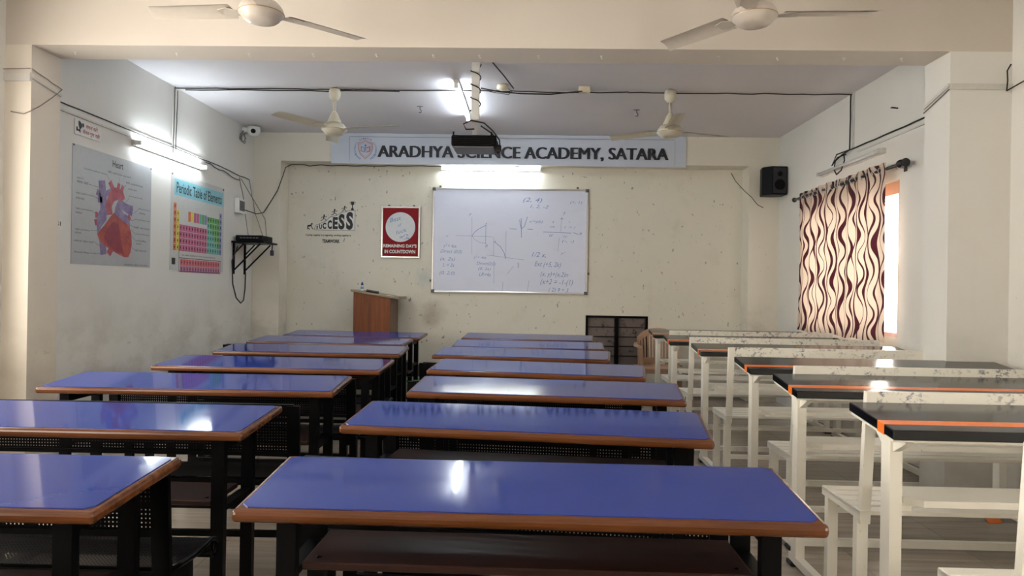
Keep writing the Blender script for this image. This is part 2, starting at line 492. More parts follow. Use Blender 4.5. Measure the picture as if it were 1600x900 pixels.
for u0, u1, v0, v1 in wall_rects(YE, YR + .15, 0, ZC, [(WY0, WY1, WZ0, WZ1), (-.8, .6, .9, 2.2)]): b.box(XR, XR + .15, u0, u1, v0, v1)  # second opening is out of view, added for more daylight near the camera
struct(b.build('wall_right', M_WALLR))
struct(MB().box(XL - .15, XR + .15, YE - .15, YE, 0, ZC).build('wall_rear', M_WALL))
RX0, RX1, RZ = -2.93, 2.50, 2.70
NX0, NX1, NZ0, NZ1 = .67, 1.41, .33, .945
b = MB()
for u0, u1, v0, v1 in wall_rects(XL, XR, 0, ZC, [(NX0, NX1, NZ0, NZ1)]): b.box(u0, u1, YR, YR + .15, v0, v1)
bw = struct(b.build('wall_back', M_BACK))
b = MB(); b.box(XL, XR, YB, YR, RZ, ZC); b.box(XL, RX0, YB, YR, 0, RZ); b.box(RX1, XR, YB, YR, 0, RZ)
struct(b.build('wall_back_surround', M_WALL))
struct(MB().box(XL, XR, 4.25, 4.52, 2.70, ZC).build('ceiling_beam', M_BEAM))
struct(MB().box(XL, -3.085, 4.25, 4.52, 0, 2.70).build('pillar_left', M_PILLAR))
struct(MB().box(2.48, XR, 4.25, 4.52, 0, 2.70).build('pillar_right', M_WALLR))
struct(MB().box(XL, .25, 7.72, YR, 0, .18).build('dais', M_DAIS, None, .004))
struct(MB().box(RX0, .25, YR - .015, YR, .18, .325).build('baseboard_back', M_STONE))
# right window: reveal, lintel, frame
wn = struct(MB().box(XR + .11, XR + .15, WY0, WY0 + .035, WZ0, WZ1).box(XR + .11, XR + .15, WY1 - .035, WY1, WZ0, WZ1)
            .box(XR + .11, XR + .15, WY0, WY1, WZ0, WZ0 + .03).box(XR + .11, XR + .15, WY0, WY1, WZ1 - .03, WZ1)
            .box(XR + .11, XR + .15, 6.36, 6.40, WZ0, WZ1).build('window_1', M_STEEL))
MB().box(XR + .125, XR + .130, WY0 + .035, WY1 - .035, WZ0 + .03, WZ1 - .1).build('pane', glassmat(), wn)
MB().box(XR + .02, XR + .10, WY0 + .002, WY1 - .002, WZ1 - .10, WZ1 - .002).build('lintel_board', M_LINTEL, wn)
MB().box(XR + .0, XR + .11, WY0 + .002, WY1 - .002, WZ0 + .001, WZ0 + .03).build('window_sill', M_SILL, wn)
MB().box(XR + .002, XR + .012, WY0 + .0, WY0 + .012, WZ0, WZ1).build('jamb_trim', M_STEEL, wn)
for i, (a, c) in enumerate([(-1.2, .9), (1.5, 3.9)]):
    m = MB().box(XL - .12, XL - .08, a, a + .04, .9, 2.3).box(XL - .12, XL - .08, c - .04, c, .9, 2.3).box(XL - .12, XL - .08, a, c, .9, .94).box(XL - .12, XL - .08, a, c, 2.26, 2.3).box(XL - .12, XL - .08, (a + c) / 2 - .02, (a + c) / 2 + .02, .9, 2.3)
    struct(m.build('window_%d' % (i + 2), M_STEEL))  # frames of the unseen left openings that were enlarged for light
m = MB().box(XR + .08, XR + .12, -.8, -.76, .9, 2.2).box(XR + .08, XR + .12, .56, .6, .9, 2.2).box(XR + .08, XR + .12, -.8, .6, .9, .94).box(XR + .08, XR + .12, -.8, .6, 2.16, 2.2)
struct(m.build('window_4', M_STEEL))  # unseen window, added to bring daylight into the near room

# old shuttered opening low in the back wall
nt = struct(MB().box(NX0, NX0 + .03, YR - .005, YR + .05, NZ0, NZ1).box(NX1 - .03, NX1, YR - .005, YR + .05, NZ0, NZ1)
            .box(NX0, NX1, YR - .005, YR + .05, NZ1 - .022, NZ1).box(NX0, NX1, YR - .005, YR + .05, NZ0, NZ0 + .025)
            .box(1.022, 1.062, YR - .02, YR + .05, NZ0, NZ1).build('window_5', M_BLACK))
for (a, c) in ((NX0 + .03, 1.022), (1.062, NX1 - .03)):
    for r in range(5):
        z1 = NZ1 - .025 - r * .114
        MB().box(a + .004, c - .004, YR + .03, YR + .04, z1 - .108, z1 - .004).build('pane', M_PANE, nt)
    mm = MB()
    for r in range(1, 5): mm.box(a, c, YR + .018, YR + .045, NZ1 - .028 - r * .114, NZ1 - .022 - r * .114)
    mm.build('glazing_bar', M_BLACK, nt)
MB().box(NX0 - .02, NX1 + .02, YR + .10, YR + .148, NZ0 - .02, NZ1 + .02).build('back_board', M_BLACK, nt)

# ------------------------------------------------------------------ blue desk with bench
def slab(W, D, zf, zb, th, inset=0, off=0, y0=0.0):
    """8 points of a tilted slab, front edge top at y=0,z=zf, back top at y=D,z=zb"""
    sl = (zb - zf) / D
    def pt(x, y, dz): return Vector((x, y, zf + sl * y + dz))
    a, c = -W / 2 + inset, W / 2 - inset; f0, f1 = y0 + inset, D - inset
    return [pt(a, f0, off - th), pt(c, f0, off - th), pt(c, f1, off - th), pt(a, f1, off - th),
            pt(a, f0, off), pt(c, f0, off), pt(c, f1, off), pt(a, f1, off)]

def blue_unit(name, label, loc, rz, W, D, zf, zb, sz, back_top, group, bo=.40):
    t = thing(name, label, 'desk', loc, rz, group)
    top = MB().hexa(slab(W, D, zf, zb, .03)).build('tabletop', M_EDGE, t, .011, 3)
    top['label'] = 'blue laminate top with rounded brown wooden edge'
    p = slab(W, D, zf, zb, .004, .016, .0022)
    # clipped corners on the sheet
    cc = .016; q = []
    for lvl in (0, 4):
        a, b2, c, d = p[lvl:lvl + 4]
        for P, prv, nxt in ((a, d, b2), (b2, a, c), (c, b2, d), (d, c, a)):
            q.append(P + (prv - P).normalized() * cc); q.append(P + (nxt - P).normalized() * cc)
    MB().add(q, [tuple(range(8))[::-1], tuple(range(8, 16))] + [(i, (i + 1) % 8, 8 + (i + 1) % 8, 8 + i) for i in range(8)]).build('laminate_sheet', M_LAM, top)
    lx = W / 2 - .105
    sl = (zb - zf) / D
    for sx in (-1, 1):
        for y in (.07, D - .07):
            MB().box(sx * lx - .022, sx * lx + .022, y - .014, y + .014, .05, zf + sl * y - .03).build('leg', M_BLACK, t)
        MB().box(sx * lx - .022, sx * lx + .022, -bo, D - .03, .018, .05).build('skid', M_BLACK, t)
        for y in (-bo + .03, D - .06):
            MB().box(sx * lx - .03, sx * lx + .03, y - .03, y + .03, 0, .02).build('foot_cap', M_RUB, t, .004, 1)
        MB().box(sx * lx - .012, sx * lx + .012, .07, D - .07, zf - .075, zf - .035).build('side_rail', M_BLACK, t)
    MB().box(-lx, lx, D - .10, D - .075, zf - .07, zf - .04).build('top_rail', M_BLACK, t)
    s = MB().box(-lx + .03, lx - .03, .075, .30, sz - .018, sz).build('shelf', M_SHELF, t, .003, 1)
    for sx in (-1, 1):
        MB().lathe([(.007, 0), (.007, .002), (.003, .003)], (sx * (lx - .06), .11, sz), 8).build('screw', M_BLACK, s)
        MB().box(sx * lx - .018, sx * lx + .018, .07, D - .08, sz - .036, sz - .018).build('shelf_bracket', M_BLACK, t)
    MB().box(-lx, lx, D - .085, D - .06, .10, .13).build('foot_bar', M_BLACK, t)
    # bench
    bz = .45
    prof = [(y + .47 - bo if y > -.3 else y + .48 - bo, z) for y, z in [(-.45, bz + .006), (-.40, bz), (-.32, bz - .006), (-.26, bz - .002), (-.20, bz + .004), (-.175, bz - .004), (-.162, bz - .022), (-.168, bz - .042), (-.185, bz - .05)]]
    yf = prof[-1][0]; yb_ = prof[0][0]
    m = MB(); n = len(prof); bw_ = W / 2 - .03
    vs = [(x, y, z) for x in (-bw_, bw_) for y, z in prof] + [(x, y + .0, z - .012) for x in (-bw_, bw_) for y, z in prof]
    m.add([(x, y, z) for x in (-bw_, bw_) for y, z in prof], [(i, i + 1, n + i + 1, n + i) for i in range(n - 1)], True)
    m.build('seat', M_PERF, t)
    m = MB()
    for sx in (-1, 1):
        m.tube([(sx * bw_, y, z - .002) for y, z in prof], .008, 6)
    m.tube([(-bw_, yf, bz - .05), (bw_, yf, bz - .05)], .012, 8)
    m.box(-bw_, bw_, yb_, yb_ + .025, bz - .03, bz - .004)
    m.box(-bw_, bw_, yf - .04, yf - .015, bz - .035, bz - .008)
    m.build('seat_frame', M_BLACK, t)
    for sx in (-1, 1):
        for y in (yb_ + .03, yf - .03):
            MB().box(sx * (lx) - .02, sx * lx + .02, y - .014, y + .014, .05, bz - .01).build('bench_leg', M_BLACK, t)
        MB().bar((sx * (W / 2 - .05), -bo + .02, bz - .05), (sx * (W / 2 - .05), -bo - .008, back_top), .05, .016, (0, 1, 0)).build('backrest_post', M_BLACK, t)
    MB().box(-lx, lx, yf - .04, yf - .02, .27, .295).build('stretcher', M_BLACK, t)
    MB().box(-lx, lx, yb_ + .02, yb_ + .04, .20, .225).build('stretcher', M_BLACK, t)
    bb = MB(); y0_, y1_ = -bo + .014, -bo + .004
    bb.add([(-W / 2 + .07, y0_, back_top - .20), (W / 2 - .07, y0_, back_top - .20), (W / 2 - .07, y1_, back_top - .01), (-W / 2 + .07, y1_, back_top - .01)], [(0, 1, 2, 3)])
    bb.build('backrest', M_PERF, t)
    MB().bar((-W / 2 + .05, y1_ - .004, back_top - .004), (W / 2 - .05, y1_ - .004, back_top - .004), .018, .018).build('backrest_rail', M_BLACK, t)
    MB().bar((-W / 2 + .07, y0_, back_top - .2), (W / 2 - .07, y0_, back_top - .2), .016, .016).build('backrest_rail', M_BLACK, t)
    return t

ordn = ['nearest the camera', 'second from the camera', 'third from the camera', 'fourth from the camera', 'fifth from the camera', 'sixth from the camera', 'farthest, closest to the whiteboard']
c_rows = [(0, 1.525, -.008), (-.025, 2.415, -.10), (.07, 3.255, -.085), (.025, 4.125, -.15), (-.07, 5.08, -.12), (-.015, 5.91, -.05), (-.03, 6.89, -.10)]
g = 'blue-topped school desks of the middle row'
cu = None
for i, (x, y, rz) in enumerate(c_rows):
    lab = 'blue-topped school desk in the middle row, ' + ordn[i]
    if cu is None: cu = blue_unit('school_desk', lab, (x, y, 0), rz, 1.30, .365, .75, .785, .61, .735, g, .40)
    else: dup(cu, (x, y, 0), rz, lab)
l_rows = [(-1.63, 1.49, 0), (-1.65, 2.32, 0), (-1.61, 3.25, .02), (-1.575, 4.15, -.03), (-1.645, 5.15, 0), (-1.78, 6.04, -.08), (-1.77, 6.90, -.07)]
g = 'blue-topped school desks of the left row'
cu = None
for i, (x, y, rz) in enumerate(l_rows):
    lab = 'blue-topped school desk in the row along the left wall, ' + ordn[i].replace('whiteboard', 'wooden lectern')
    if cu is None: cu = blue_unit('school_desk', lab, (x, y, 0), rz, 1.40, .39, .75, .779, .50, .756, g, .42)
    else: dup(cu, (x, y, 0), rz, lab)

# ------------------------------------------------------------------ white-framed desks, black tops
def white_unit(name, label, loc, rz, group):
    W = 1.53; D = .31; zf, zb = .82, .86
    t = thing(name, label, 'desk', loc, rz, group)
    def sl8(y0, y1, th, off, xi=0):
        s = (zb - zf) / D; f = lambda x, y, dz: Vector((x, y, zf + s * y + dz))
        a, c = xi, W - xi
        return [f(a, y0, off - th), f(c, y0, off - th), f(c, y1, off - th), f(a, y1, off - th), f(a, y0, off), f(c, y0, off), f(c, y1, off), f(a, y1, off)]
    top = MB().hexa(sl8(0, D, .032, 0)).build('tabletop', M_BTOP, t, .003, 1)
    top['label'] = 'black top with an orange stripe'
    MB().hexa(sl8(.058, .100, .0345, .0012, -.0012)).build('orange_stripe', M_ORANGE, top)
    MB().hexa(sl8(.012, D - .005, .006, -.0355, .006)).build('support_sheet', M_WH, t)
    lx0, lx1 = .065, W - .065
    for x in (lx0, lx1):
        MB().box(x - .02, x + .02, .105, .165, .05, zf + (zb - zf) / D * .13 - .044).build('leg', M_WH, t)
        MB().box(x - .018, x + .018, -.52, .20, .018, .052).build('skid', M_WH, t)
        for y in (-.49, .17):
            MB().box(x - .028, x + .032, y - .032, y + .032, 0, .02).build('foot_cap', M_RUB, t, .004, 1)
        pp = [(.02, zf - .044), (.29, zb - .046), (.24, zb - .066), (.165, zf - .09), (.105, zf - .09), (.05, zf - .062)]
        vs = [(x - .012, y, z) for y, z in pp] + [(x + .012, y, z) for y, z in pp]
        MB().add(vs, [tuple(range(6)), tuple(range(6, 12))[::-1]] + [(i, (i + 1) % 6, 6 + (i + 1) % 6, 6 + i) for i in range(6)]).build('top_bracket', M_WH, t)
    MB().box(lx0, lx1, -.505, -.475, .02, .055).build('floor_bar', M_WH, t)
    MB().box(lx0, lx1, .13, .15, zf - .07, zf - .045).build('top_rail', M_WH, t)
    # book tray with chamfered front corners
    a, c = .12, W - .12; y0, y1 = .12, .30; z = .565; ch = .045
    pts = [(a, y0 + ch), (a + ch, y0), (c - ch, y0), (c, y0 + ch), (c, y1), (a, y1)]
    vs = [(x, y, z - .022) for x, y in pts] + [(x, y, z) for x, y in pts]
    MB().add(vs, [tuple(range(6))[::-1], tuple(range(6, 12))] + [(i, (i + 1) % 6, 6 + (i + 1) % 6, 6 + i) for i in range(6)]).build('book_tray', M_WH, t)
    for x in (lx0, lx1): MB().box(x - .015 if x < 1 else x - .07, x + .07 if x < 1 else x + .015, .14, .16, z - .04, z - .022).build('tray_bracket', M_WH, t)
    # slatted bench
    bz = .46; b0, b1 = -.51, -.175
    for x in (.06, W - .06):
        MB().box(x - .018, x + .018, b0, b1, bz - .035, bz - .004).build('seat_rail', M_WH, t)
        for y in (b0 + .035, b1 - .05):
            MB().box(x - .02, x + .02, y - .016, y + .016, .05, bz - .03).build('bench_leg', M_WH, t)
        MB().bar((x + (.004 if x < 1 else -.004), b0 + .02, bz - .05), (x + (.004 if x < 1 else -.004), b0 - .018, .895), .036, .026, (0, 1, 0)).build('backrest_post', M_WH, t)
    sw = .056; n = 5; gap = (b1 - b0 - n * sw) / (n - 1)
    for i in range(n):
        y = b0 + i * (sw + gap)
        MB().box(.042, W - .042, y, y + sw, bz - .016, bz).build('slat', M_WH, t, .002, 1)
    MB().box(.06, W - .06, b0 + .02, b0 + .045, .18, .205).build('stretcher', M_WH, t)
    MB().hexa([Vector(q) for q in [(.06, b0 - .019, .825), (W - .06, b0 - .019, .825), (W - .06, b0 - .004, .825), (.06, b0 - .004, .825),
                                   (.06, b0 - .023, .897), (W - .06, b0 - .023, .897), (W - .06, b0 - .008, .897), (.06, b0 - .008, .897)]]).build('backrest_board', M_WHS, t)
    return t
w_rows = [(1.15, 2.245, 0), (1.17, 3.10, 0), (1.235, 3.96, 0), (1.22, 5.03, 0), (1.19, 5.98, 0), (1.21, 6.86, 0)]
g = 'white-framed desks of the right row'
cu = None
won = ['nearest the camera', 'second from the camera', 'third from the camera', 'fourth from the camera', 'fifth from the camera', 'farthest, before the plastic chair']
for i, (x, y, rz) in enumerate(w_rows):
    lab = 'white steel desk in the window-side row, ' + won[i]
    if cu is None: cu = white_unit('school_desk', lab, (x, y, 0), rz, g)
    else: dup(cu, (x, y, 0), rz, lab)

# ------------------------------------------------------------------ plastic chair
t = thing('plastic_chair', 'beige moulded plastic armchair with slatted back by the back wall', 'chair', (1.47, 7.62, 0), .06)
HW = .27
def backpt(u, z):   # u -1..1 across, curved back
    return Vector((u * (HW - .035 + .03 * (z - .42)), .34 + .05 * (z - .4) * 2 - .06 * u * u, z))
m = MB(); N = 12
def topz(u): return .83 - .10 * abs(u) ** 2.6
# upper band, lower band
for lo, hi in (('top', None), ('low', None)):
    for i in range(N):
        u0, u1 = -1 + 2 * i / N, -1 + 2 * (i + 1) / N
        for a, c in ((u0, u1),):
            if lo == 'top': za0, za1, zb0, zb1 = topz(a) - .075, topz(a), topz(c) - .075, topz(c)
            else: za0, za1, zb0, zb1 = .42, .50, .42, .50
            P = [backpt(a, za0), backpt(c, zb0), backpt(c, zb1), backpt(a, za1)]
            Q = [p + Vector((0, .012, 0)) for p in P]
            m.add(P + Q, [(0, 1, 2, 3), (7, 6, 5, 4), (0, 4, 5, 1), (2, 6, 7, 3), (1, 5, 6, 2), (3, 7, 4, 0)])
for sx in (-1, 1):
    P = [backpt(sx, .42), backpt(sx * .84, .42), backpt(sx * .84, topz(.84) - .02), backpt(sx, topz(1) - .02)]
    Q = [p + Vector((0, .012, 0)) for p in P]
    m.add(P + Q, [(0, 1, 2, 3), (7, 6, 5, 4), (0, 4, 5, 1), (2, 6, 7, 3), (1, 5, 6, 2), (3, 7, 4, 0)])
m.build('backrest', M_CHAIR, t)
for i in range(11):
    u = -.75 + 1.5 * i / 10
    P = [backpt(u - .042, .49), backpt(u + .042, .49), backpt(u + .042, topz(u) - .07), backpt(u - .042, topz(u) - .07)]
    Q = [p + Vector((0, .010, 0)) for p in P]
    MB().add(P + Q, [(0, 1, 2, 3), (7, 6, 5, 4), (0, 4, 5, 1), (2, 6, 7, 3), (1, 5, 6, 2), (3, 7, 4, 0)]).build('back_slat', M_CHAIR, t)
m = MB(); ns = 8
rows = []
for j in range(ns + 1):
    y = -.06 + .40 * j / ns; rows.append([(x * (HW - .03 - .02 * j / ns), y, .43 - .02 * math.sin(PI * j / ns) - (.02 if j == 0 else 0)) for x in (-1, -.5, 0, .5, 1)])
vs = [q for r in rows for q in r]; vs2 = [(x, y, z - .018) for x, y, z in vs]; k5 = 5
fs = [(j * k5 + i, j * k5 + i + 1, (j + 1) * k5 + i + 1, (j + 1) * k5 + i) for j in range(ns) for i in range(4)]
m.add(vs, fs, True); m.add(vs2, fs, True)
m.box(-HW + .03, HW - .03, -.062, -.05, .365, .415)
m.build('seat', M_CHAIR, t)
for sx in (-1, 1):
    arm = [(sx * (HW + .01), -.05, .64), (sx * (HW + .012), .05, .645), (sx * (HW + .01), .18, .64), (sx * (HW - .01), .30, .64), (sx * (HW - .03), .36, .66)]
    m = MB()
    for a, c in zip(arm[:-1], arm[1:]): m.bar(a, c, .05, .02, (0, 0, 1))
    m.bar((sx * (HW + .01), -.04, .64), (sx * (HW - .01), -.03, .42), .045, .03)
    m.build('armrest', M_CHAIR, t, .004, 1)
    for y, dy in ((-.03, -.05), (.33, .07)):
        MB().hexa([Vector(q) for q in [(sx * (HW + .005) - .018, y + dy - .018, 0), (sx * (HW + .005) + .018, y + dy - .018, 0), (sx * (HW + .005) + .018, y + dy + .018, 0), (sx * (HW + .005) - .018, y + dy + .018, 0),
                                       (sx * (HW - .03) - .03, y - .028, .42), (sx * (HW - .03) + .03, y - .028, .42), (sx * (HW - .03) + .03, y + .028, .42), (sx * (HW - .03) - .03, y + .028, .42)]]).build('leg', M_CHAIR, t)

# ------------------------------------------------------------------ lectern and what lies on it
LX0, LX1, LY0, LY1, LZ = -1.985, -1.565, 7.88, 8.33, .18
t = thing('lectern', 'brown wood-veneer lectern with sloping top on the dais', 'lectern', (0, 0, 0))
def zt(x): return 1.185 - (x - LX0) * .155
m = MB(); m.hexa([Vector(q) for q in [(LX0, LY0, LZ), (LX1, LY0, LZ), (LX1, LY0 + .018, LZ), (LX0, LY0 + .018, LZ), (LX0, LY0, zt(LX0)), (LX1, LY0, zt(LX1)), (LX1, LY0 + .018, zt(LX1)), (LX0, LY0 + .018, zt(LX0))]]).build('side_panel', M_PODIUM, t)
m = MB(); m.hexa([Vector(q) for q in [(LX0, LY1 - .018, LZ), (LX1, LY1 - .018, LZ), (LX1, LY1, LZ), (LX0, LY1, LZ), (LX0, LY1 - .018, zt(LX0)), (LX1, LY1 - .018, zt(LX1)), (LX1, LY1, zt(LX1)), (LX0, LY1, zt(LX0))]]).build('side_panel', M_PODIUM, t)
MB().box(LX0 + .001, LX0 + .018, LY0 + .018, LY1 - .018, LZ, zt(LX0) - .004).build('front_panel', M_PODIUM, t)
MB().box(LX1 - .012, LX1 - .002, LY0 + .018, LY1 - .018, LZ, zt(LX1) - .004).build('rear_panel', wood('dull_brown_panel', (.14, .085, .05), (.20, .13, .08), 2, .9, .5), t)  # greyer brown veneer than the other lectern panels
for z in (LZ + .05, .68): MB().box(LX0 + .018, LX1 - .015, LY0 + .018, LY1 - .018, z, z + .016).build('shelf', M_PODIUM, t)
a, c = LX0 - .03, LX1 + .10
MB().hexa([Vector(q) for q in [(a, LY0 - .02, zt(a)), (c, LY0 - .02, zt(c)), (c, LY1 + .02, zt(c)), (a, LY1 + .02, zt(a)), (a, LY0 - .02, zt(a) + .022), (c, LY0 - .02, zt(c) + .022), (c, LY1 + .02, zt(c) + .022), (a, LY1 + .02, zt(a) + .022)]]).build('sloping_top', M_PODTOP, t, .003, 1)
MB().box(c - .012, c, LY0 - .02, LY1 + .02, zt(c) + .018, zt(c) + .036).build('stop_lip', M_PODTOP, t)
bx, by = LX0 + .075, 7.97; bz = zt(bx) + .026
t = thing('ink_bottle', 'small clear bottle with blue cap on the lectern', 'bottle', (bx, by, bz))
MB().lathe([(.016, -.002), (.018, .004), (.018, .05), (.014, .06)], n=16).build('body', M_WHITEP, t)
MB().lathe([(.0184, .018), (.0184, .046)], n=16, cap=False).build('blue_label', M_BLUEINK2, t)
MB().lathe([(.013, .06), (.014, .064), (.014, .080), (.009, .088), (.006, .098)], n=16).build('cap', simple('blue_cap', (.02, .04, .25), .4), t)
ang = -math.atan(.155)
t = thing('board_duster', 'dark board duster lying on the lectern top', 'duster', (LX0 + .19, 7.99, zt(LX0 + .19) + .0225))
m = MB().box(-.07, .07, -.025, .025, 0, .014, Matrix.Rotation(-ang, 4, 'Y')); m.build('felt_pad', M_BPLAS, t)
m = MB().box(-.068, .068, -.022, .022, .014, .026, Matrix.Rotation(-ang, 4, 'Y')); m.build('handle', M_GREYP, t)
t = tag(MB().box(-.04, .04, -.03, .03, 0, .003, Matrix.Rotation(-ang, 4, 'Y')).build('paper_slip', M_WHITEP), 'small white paper slip at the low end of the lectern top', 'paper')
t.location = (LX1 - .02, 7.97, zt(LX1 - .02) + .0225)

# green cloth on dais
m = MB(); nn = 10; vs = []; fs = []
for i in range(nn + 1):
    for j in range(nn + 1):
        u, v = i / nn - .5, j / nn - .5; r = max(abs(u), abs(v)) * 2
        vs.append((u * .22 * (1 + .2 * math.sin(9 * v)), v * .16 * (1 + .2 * math.cos(8 * u)), .006 + (1 - r) * .07 * (.7 + .3 * math.sin(14 * u + 5 * v))))
for i in range(nn):
    for j in range(nn): fs.append((i * (nn + 1) + j, (i + 1) * (nn + 1) + j, (i + 1) * (nn + 1) + j + 1, i * (nn + 1) + j + 1))
m.add(vs, fs, True); o = m.build('cleaning_cloth', M_GREEN); o.location = (-1.27, 7.86, .182); tag(o, 'crumpled green cloth on the dais behind the middle desks', 'cloth')

# ------------------------------------------------------------------ whiteboard
FB = Fr((-1.18, YR - .03, 1.19), (1, 0, 0), (0, 0, 1), (0, -1, 0))
BW, BH = 1.86, 1.255
t = thing('whiteboard', 'white writing board with aluminium frame and blue marker notes on back wall', 'whiteboard', (0, 0, 0))
MB().box(-1.18 + .01, -1.18 + BW - .01, YR - .028, YR - .012, 1.20, 1.19 + BH - .01).build('board_surface', M_BOARD, t)
m = MB(); X0, X1, Z0, Z1 = -1.18, -1.18 + BW, 1.19, 1.19 + BH
m.box(X0, X1, YR - .034, YR - .008, Z0, Z0 + .022).box(X0, X1, YR - .034, YR - .008, Z1 - .022, Z1).box(X0, X0 + .022, YR - .034, YR - .008, Z0 + .022, Z1 - .022).box(X1 - .022, X1, YR - .034, YR - .008, Z0 + .022, Z1 - .022)
m.build('frame', M_ALU, t, .003, 1)
for x in (X0 - .002, X1 - .038):
    for z in (Z0 - .002, Z1 - .038):
        MB().box(x, x + .04, YR - .037, YR - .006, z, z + .04).build('corner_cap', M_GREYP, t, .006, 2)
for x, z in ((X0 + .09, Z1 + .012), (X1 - .13, Z1 + .012), (X0 - .012, Z0 + .14), (X1 + .012, Z0 + .25)):
    MB().box(x - .012, x + .012, YR - .02, YR - .001, z - .014, z + .014).build('mounting_clip', M_GREYP, t)
def bp(px, py):  # board-relative coordinates from a 1145x900 detail study of the board
    return ((px - 63) / (1053 - 63) * BW, (762 - py) / (762 - 103) * BH)
m1, m2 = MB(), MB()
def bs(pts, wd=.006, mb=None): stroke(FB, [bp(*q) for q in pts], wd, .0005 - .0015, mb if mb is not None else m1)
hh = -.001
bs([(315, 290), (318, 520)], .004, m2); bs([(215, 403), (450, 408)], .004, m2)
bs([(318, 403), (335, 380), (360, 360), (405, 337)]); bs([(405, 337), (405, 450)], .005)
bs([(318, 403), (335, 428), (370, 445), (410, 452)], .004, m2)
bs([(455, 410), (457, 530)], .004, m2); bs([(462, 440), (500, 470), (525, 510), (533, 545)]); bs([(410, 522), (650, 550)], .004, m2)
bs([(535, 370), (533, 540)], .004, m2)
bs([(556, 357), (600, 358)]); bs([(670, 357), (702, 358)]); bs([(628, 290), (632, 410)]); bs([(618, 300), (630, 356), (650, 340), (668, 280)])
bs([(770, 373), (945, 378)]); bs([(885, 285), (880, 370)], .004, m2); bs([(878, 292), (886, 284), (894, 292)]); bs([(872, 410), (864, 492)], .004, m2)
bs([(810, 342), (840, 342), (834, 337)]); bs([(960, 375), (975, 380), (990, 385)])
bs([(545, 640), (585, 590)], .004, m2); bs([(612, 568), (614, 600)]); bs([(460, 560), (462, 700)], .004, m2); bs([(520, 690), (515, 750)], .004, m2); bs([(685, 680), (675, 745)], .004, m2)
notes = [('(2, 4)', 640, 760, 160, 195), ('1, 2, -2', 685, 800, 205, 228), ('(+, 1)', 938, 1012, 178, 198), ('y', 295, 315, 262, 280), ('x\'', 152, 172, 397, 412),
         ('y² = 4ax', 135, 222, 458, 486), ('Direct (0,0)', 118, 255, 492, 520), ('(a, 2a)', 118, 212, 540, 566), ('L = 2a', 135, 206, 578, 600), ('(0, 2,0)', 115, 213, 628, 655),
         ('y² = -4ax', 330, 412, 528, 552), ('Direct(0,0)', 350, 470, 566, 592), ('(0, 2a)', 360, 440, 600, 622), ('LR=4a', 366, 440, 634, 656), ('A', 400, 412, 320, 332), ('B', 402, 418, 458, 474), ('k', 458, 472, 430, 446),
         ('x²=y(b)', 680, 765, 300, 322), ('x', 825, 838, 304, 316), ('I', 930, 938, 302, 314), ('( → )', 905, 972, 334, 350), ('II', 805, 830, 388, 402), ('IV', 895, 925, 396, 408), ('(-, -)', 890, 965, 420, 442), ('x', 995, 1018, 374, 388), ('y\'', 882, 912, 496, 515), ('y', 893, 910, 246, 268),
         ('1/2 x,', 700, 790, 500, 535), ('Ext (+5, 2k)', 718, 885, 560, 600), ('(x, y)+(x,2)n', 757, 932, 622, 660), ('(x+2 = -1-(1)', 757, 962, 668, 712), ('( 2) 9 = 3', 810, 935, 722, 755)]
for s_, a, c, d, e in notes:
    p0 = bp(a, e); p1 = bp(c, d)
    text(FB, s_, p0[0], p1[0], p0[1], p1[1], hh, m1, -.004, .3, -.03)
m1.build('marker_writing', M_BLUEINK, t); m2.build('faint_marker_lines', M_BLUEINK2, t)

# countdown board
X0, X1, Z0, Z1 = -1.795, -1.325, 1.595, 2.215
t = thing('countdown_board', 'red framed countdown board left of the whiteboard', 'board', (0, 0, 0))
MB().box(X0 + .01, X1 - .01, YR - .022, YR - .006, Z0 + .01, Z1 - .01).build('red_panel', M_RED, t)
m = MB().box(X0, X1, YR - .028, YR - .004, Z0, Z0 + .022).box(X0, X1, YR - .028, YR - .004, Z1 - .022, Z1).box(X0, X0 + .022, YR - .028, YR - .004, Z0 + .022, Z1 - .022).box(X1 - .022, X1, YR - .028, YR - .004, Z0 + .022, Z1 - .022)
m.build('frame', M_ALU, t, .003, 1)
F = Fr((X0, YR - .022, Z0), (1, 0, 0), (0, 0, 1), (0, -1, 0))
disc(F, .232, .37, .178, .0006, 48).build('white_disc', simple('disc_white', (.62, .66, .70), .2), t)
m = text(F, "REMAINING DAY'S", .03, .43, .125, .165, .0008, None, .035); text(F, 'IN COUNTDOWN', .045, .415, .055, .098, .0008, m, .035); m.build('white_lettering', M_WHITEP, t)
m = text(F, 'Best', .10, .24, .44, .49, .0012, None, 0, .3, .25); text(F, 'of', .20, .245, .375, .415, .0012, m, 0, .3, .1); text(F, 'luck', .175, .31, .30, .345, .0012, m, 0, .3, .3)
disc(F, .0, .0, .0001, .0012, 3, m)
for k in range(14):
    a_, b_ = .25 + random.random() * .09, .225 + random.random() * .055
    stroke(F, [(a_, b_), (a_ + random.uniform(-.03, .03), b_ + random.uniform(-.02, .02)), (a_ + random.uniform(-.03, .03), b_ + random.uniform(-.02, .02))], .0035, .0012, m)
m.build('marker_writing', M_BLUEINK, t)
for x in (X0 + .09, X1 - .08): MB().box(x - .012, x + .012, YR - .02, YR - .001, Z1, Z1 + .016).build('hanging_clip', M_GREYP, t)

